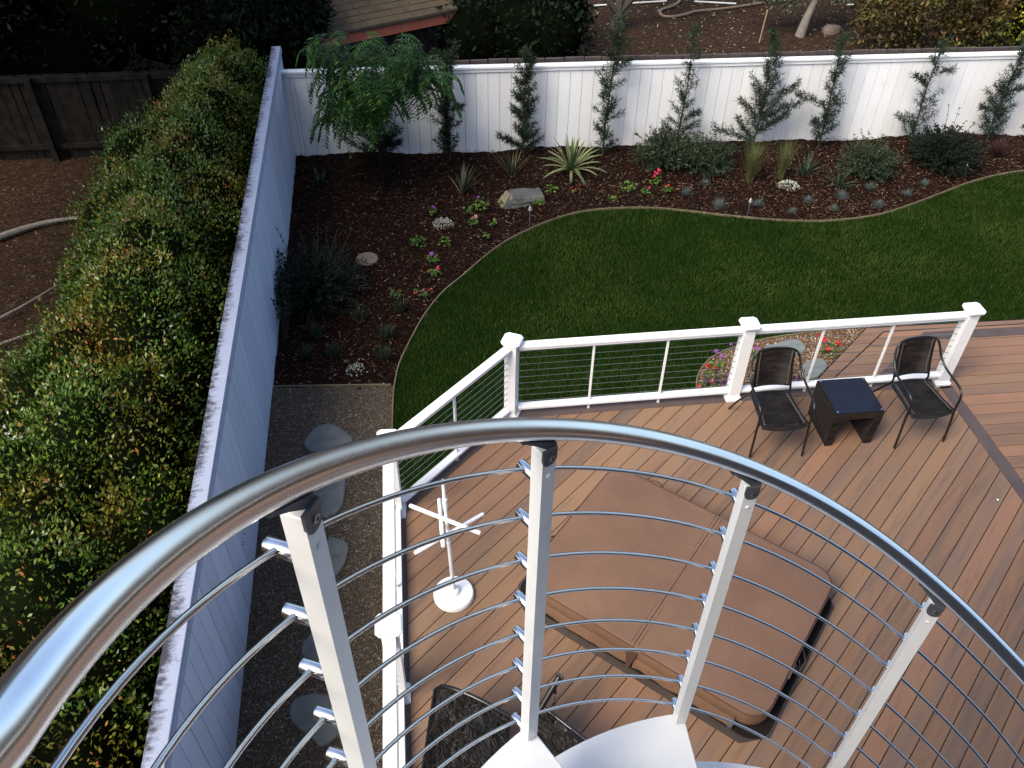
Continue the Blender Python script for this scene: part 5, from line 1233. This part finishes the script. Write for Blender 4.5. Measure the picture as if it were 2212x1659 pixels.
stems_shrub('sage_mound', bl(1872, 374), 230, .44, .33, .04, .016, 'sage', 'twiggy rounded sage mound, the left and smaller of two', 24, 'rounded shrubs by the right fern pines', seed=3, extra=[(-.25, .1, .68), (-.1, .15, .62), (-.35, .1, .6), (.1, .1, .62)])
stems_shrub('round_shrub', bl(2030, 356), 430, .52, .40, .045, .018, 'darkshrub', 'large dark rounded shrub with thin twigs reaching up', 28, 'rounded shrubs by the right fern pines', seed=4, extra=[(-.15, .1, .95), (.05, .15, .88), (.2, .1, .72), (-.3, .1, .7), (.35, .1, .68)])
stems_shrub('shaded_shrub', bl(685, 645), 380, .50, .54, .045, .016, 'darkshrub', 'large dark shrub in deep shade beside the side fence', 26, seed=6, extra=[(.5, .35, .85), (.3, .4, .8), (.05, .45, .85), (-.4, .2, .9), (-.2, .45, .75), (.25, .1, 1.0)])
# overhanging twig on the side fence
t = empty('hanging_twig', (fence_x(8.0) + .12, 8.0, .2)); tag(t, 'leafy twig hanging against the side fence beside the shaded shrub', 'twig')
m = MB(); P = []; D = []
for k in range(5):
    pts = [Vector((.0, (k - 2) * .07, -.75)), Vector((.05, (k - 2) * .09, -.35)), Vector((.02 + .02 * k, (k - 2) * .13, .0 + .05 * (k % 3)))]; sp_ = spline(pts, 6); m.tube(sp_, .003, 5, False)
    for p in sp_[4:]:
        for _ in range(4): P.append(tuple(p)); D.append(tuple(rng.normal(0, 1, 3)))
m.build('stems', MAT['bark'], t); V, F = leaf_arrays(np.array(P), np.array(D), .05, .022); fast_mesh('leaves', V, F, MAT['darkshrub'], t, rnd=rng.random(len(P)))
# purple flower spikes
def spike(p, d, H, mat, parent, r=.010, n=60):
    a = rng.uniform(0, 2 * pi, n); tt = np.linspace(0, 1, n); d = Vector(d).normalized(); P = np.array([tuple(Vector(p) + d * H * t_) for t_ in tt])
    V, F = leaf_arrays(P, np.column_stack([np.cos(a), np.sin(a), np.full(n, .4)]) + rng.normal(0, .2, (n, 3)), r * 2.2 * (1.1 - tt * .7), r * 1.2); return fast_mesh('flower_spike', V, F, MAT[mat], parent, rnd=rng.random(n))
for o_ in [o for o in bpy.data.objects if o.name.startswith('sage_bush')]:
    for k in range(6): spike((rng.uniform(-.3, .3), rng.uniform(-.1, .2), rng.uniform(.32, .42)), (rng.uniform(-.5, .5), 0, 1), .14, 'purple', o_, .006, 40)

# --- silver mounds (dusty white leaves)
gs = 'small dusty white plants'
for (x, y), R_, lab in (((958, 486), .15, 'dusty white plant below the shaded flowers, left of the boulder'), ((1702, 403), .16, 'dusty white plant between the wispy grasses and the yucca'), ((769, 803), .12, 'dusty white plant just above the gravel edge')):
    n = 330 if R_ > .13 else 110; a = rng.uniform(0, 2 * pi, n); r_ = R_ * np.sqrt(rng.random(n)); P = np.column_stack([r_ * np.cos(a), r_ * np.sin(a) * .9, .05 * (1 - (r_ / R_) ** 2) + rng.random(n) * .03])
    V, F = leaf_arrays(P, rng.normal(0, 1, (n, 3)) + np.array([0, 0, .6]), .03, .012); o = fast_mesh('dusty_plant', V, F, MAT['silver'], rnd=rng.random(n)); o.location = bl(x, y); tag(o, lab, 'plant', gs)

# --- geraniums: ruffled leaves and flower heads
gs = 'small geraniums dotted through the mulch'
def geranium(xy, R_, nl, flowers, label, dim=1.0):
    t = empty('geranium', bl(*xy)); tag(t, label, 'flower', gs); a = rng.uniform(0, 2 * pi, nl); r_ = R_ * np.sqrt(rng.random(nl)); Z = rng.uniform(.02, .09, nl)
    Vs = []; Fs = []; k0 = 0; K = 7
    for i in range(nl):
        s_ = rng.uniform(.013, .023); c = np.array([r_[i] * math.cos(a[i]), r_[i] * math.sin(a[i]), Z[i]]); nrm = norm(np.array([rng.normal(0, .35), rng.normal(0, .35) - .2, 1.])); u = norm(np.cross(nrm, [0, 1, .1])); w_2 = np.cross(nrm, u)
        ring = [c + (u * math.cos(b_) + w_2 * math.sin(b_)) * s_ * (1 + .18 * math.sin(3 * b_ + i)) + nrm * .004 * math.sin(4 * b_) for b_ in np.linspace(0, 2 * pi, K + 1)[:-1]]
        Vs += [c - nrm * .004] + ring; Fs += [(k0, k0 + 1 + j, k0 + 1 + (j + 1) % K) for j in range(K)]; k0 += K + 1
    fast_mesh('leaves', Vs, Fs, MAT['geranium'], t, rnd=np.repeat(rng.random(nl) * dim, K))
    if flowers:
        for (mt, dx, dy, dz, r_f, npt) in flowers:
            P = np.array([dx, dy, dz]) + norm(rng.normal(size=(npt, 3))) * r_f * rng.random((npt, 1)) ** .4 * np.array([1, 1, .6]); V, F = leaf_arrays(P, rng.normal(0, 1, (npt, 3)) + np.array([0, 0, .4]), .017, .014)
            f = fast_mesh('flower_head', V, F, MAT[mt], t, rnd=rng.random(npt))
            m = MB(); m.tube([(dx * .3, dy * .3, .01), (dx, dy, dz)], .002, 4, False); m.build('flower_stem', MAT['geranium'], f)
geranium((1415, 397), .09, 26, [('pink', .0, .04, .16, .045, 70), ('pink', .05, .09, .19, .035, 45), ('pink', -.03, .0, .13, .03, 35)], 'geranium with the largest pink flower heads, left of the first fescue')
geranium((1356, 408), .13, 44, None, 'pale green geranium without flowers, left of the big pink one')
geranium((1440, 416), .07, 22, [('red', .02, .03, .11, .022, 30)], 'geranium with one bright red flower next to a fescue tuft')
geranium((1394, 420), .07, 22, [('pink', .05, .04, .09, .014, 14)], 'low geranium near the lawn edge with a single pink dot')
geranium((1322, 433), .07, 20, None, 'small olive geranium at the lawn edge below the two red dots')
geranium((1240, 418), .03, 4, [('red', .02, .03, .06, .020, 20), ('red', .10, .16, .06, .018, 18)], 'two red blossoms with hardly any leaves, right of the boulder')
geranium((1192, 413), .10, 22, None, 'geranium leaves just right of the boulder')
geranium((1162, 442), .10, 40, [('pink', -.13, .05, .05, .010, 6)], 'geranium beside the left path light, on its right')
geranium((1160, 420), .05, 14, None, 'tiny geranium between the boulder and the path light')
geranium((1040, 448), .14, 44, [('violet', -.05, .12, .10, .02, 26)], 'geranium with a violet bloom at the left foot of the boulder')
geranium((1085, 444), .06, 20, None, 'bright green geranium touching the boulder')
geranium((1012, 460), .07, 22, None, 'leafy geranium left of the pink and white one')
geranium((1022, 486), .07, 26, [('whitepink', .04, .10, .08, .03, 40), ('pink', .0, .08, .08, .02, 16)], 'geranium with pink and white flowers beside the dusty white plant')
geranium((1065, 488), .05, 16, None, 'small round geranium between the pink flowers and the lawn')
geranium((936, 465), .05, 14, [('violet', .0, .06, .10, .03, 46)], 'geranium with violet bloom above the dusty white plant')
geranium((1050, 516), .05, 10, None, 'sparse geranium near the lawn edge above the curve')
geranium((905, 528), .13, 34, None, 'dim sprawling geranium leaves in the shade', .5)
geranium((960, 530), .09, 22, [('red', .07, .03, .05, .010, 6)], 'sprawling geranium right of the dim leaves')
geranium((935, 566), .08, 26, [('violet', -.02, .05, .10, .032, 60)], 'geranium with the largest violet bloom in the shaded bed')
geranium((940, 595), .09, 26, [('pink', .04, .05, .09, .025, 34), ('pink', -.09, .0, .07, .02, 24)], 'geranium with two coral pink heads below the violet one')
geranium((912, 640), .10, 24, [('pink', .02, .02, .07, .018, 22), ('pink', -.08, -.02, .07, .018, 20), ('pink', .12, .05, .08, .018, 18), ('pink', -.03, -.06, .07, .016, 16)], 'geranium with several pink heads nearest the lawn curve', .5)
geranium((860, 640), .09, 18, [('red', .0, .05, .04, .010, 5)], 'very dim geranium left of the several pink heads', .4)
# flowers in the warm gravel beyond the railing
gs = 'flowers in the warm gravel behind the railing'
geranium((1546, 795), .10, 28, [('violet', .0, .12, .16, .03, 60), ('violet', .06, .07, .13, .03, 60), ('violet', .20, .25, .16, .02, 24)], 'violet flowers behind the railing left of the middle post')
geranium((1537, 815), .10, 24, [('red', -.05, .08, .12, .025, 40), ('red', .03, .05, .10, .022, 34)], 'dark red flowers just below the violet ones behind the railing')
geranium((1525, 842), .10, 20, [('pink', -.08, .0, .06, .022, 36), ('pink', .05, .05, .09, .018, 26), ('pink', .04, -.02, .06, .014, 16)], 'pink flowers lowest behind the railing left of the middle post')
geranium((1636, 778), .09, 22, [('violet', -.02, .06, .13, .028, 50)], 'violet bloom right of the middle post behind the left chair')
geranium((1800, 765), .16, 40, [('red', -.12, .10, .14, .035, 70), ('red', .04, .06, .13, .035, 70), ('red', -.10, -.02, .10, .03, 50), ('red', -.15, .2, .12, .03, 40)], 'bright red geranium beside the deck steps')
sv = empty('salvia', bl(1680, 845)); tag(sv, 'purple salvia with upright spikes seen through the railing behind the left chair', 'flower', 'purple salvias behind the railing')
n = 200; P = np.column_stack([rng.normal(0, .16, n), rng.normal(0, .10, n), rng.uniform(.02, .16, n)]); V, F = leaf_arrays(P, rng.normal(0, 1, (n, 3)) + np.array([0, 0, .5]), .05, .02); fast_mesh('leaves', V, F, MAT['sage'], sv, rnd=rng.random(n))
for dx, dy, H in ((.02, .18, .42), (-.15, .0, .25), (.12, -.02, .2), (.22, .03, .2), (-.05, -.03, .22)): 
    spike((dx, dy, .12), (.25 if H > .4 else rng.uniform(-.3, .3), 0, 1), H * .6, 'purple', sv, .012, 90)
sv2 = empty('salvia', bl(1530, 838)); tag(sv2, 'purple salvia spikes leaning left of the middle post behind the railing', 'flower', 'purple salvias behind the railing')
n = 70; P = np.column_stack([rng.normal(0, .08, n), rng.normal(0, .06, n), rng.uniform(.02, .1, n)]); V, F = leaf_arrays(P, rng.normal(0, 1, (n, 3)) + np.array([0, 0, .5]), .04, .016); fast_mesh('leaves', V, F, MAT['sage'], sv2, rnd=rng.random(n))
for dx, dy, lx in ((.0, .0, -.5), (.10, .03, -.3), (.16, .0, .1)): spike((dx, dy, .05), (lx, 0, 1), .22, 'purple', sv2, .011, 80)
tuft('strappy_plant', bl(1655, 835), 70, .30, .010, (.2, 1.1), (.2, .8), 'sage', 'strappy grey green plant half hidden behind the left chair', 'plant')

# --- layered boulder
c = g(1127, 436, -.60); bo = empty('boulder', c, .32); tag(bo, 'long layered grey boulder with a tan end face lying in the mulch', 'boulder')
import bmesh
prof = [(-.34, -.10, 0), (-.36, .07, .02), (-.22, .11, .17), (-.20, -.05, .20), (.30, .02, .15), (.33, -.12, .0), (.31, .10, .12), (.30, .12, 0)]
bm = bmesh.new()
for p in prof + [(-.18, -.14, 0), (-.13, -.11, .14), (.1, -.13, .10), (.32, -.10, .09), (0, .14, .05), (0, .13, .16)]: bm.verts.new(p)
bmesh.ops.convex_hull(bm, input=bm.verts)
bmesh.ops.subdivide_edges(bm, edges=bm.edges, cuts=3, use_grid_fill=True)
for v in bm.verts: 
    k = .006 * math.sin(v.co.y * 60 + v.co.z * 90) + random.uniform(-.004, .004); v.co += Vector((k * .4, k, k))
bm.normal_update(); me = bpy.data.meshes.new('stone')
for f in bm.faces: f.material_index = 1 if f.normal.x < -.45 else 0
bm.to_mesh(me); bm.free(); link('stone', me, [MAT['rock'], MAT['rockface']], bo)

# --- path lights
for (xb, yb), H, lab in (((1144, 489), .30, 'small path light near the boulder at the lawn edge'), ((1614, 466), .26, 'small path light beside the fescue tufts at the lawn edge'), ((2082, 375), .14, 'small low path light below the large rounded shrub')):
    t = empty('path_light', bl(xb, yb)); tag(t, lab, 'path light', 'small path lights in the mulch')
    m = MB(); m.tube([(0, 0, 0), (0, 0, H)], .007, 8); m.build('stake', MAT['bracket'], t)
    m = MB(); m.lathe([(.034, H - .03), (.036, H - .026), (.016, H + .025), (.010, H + .03), (.006, H + .045)], n=16); m.build('lamp_shade', MAT['copper'], t)
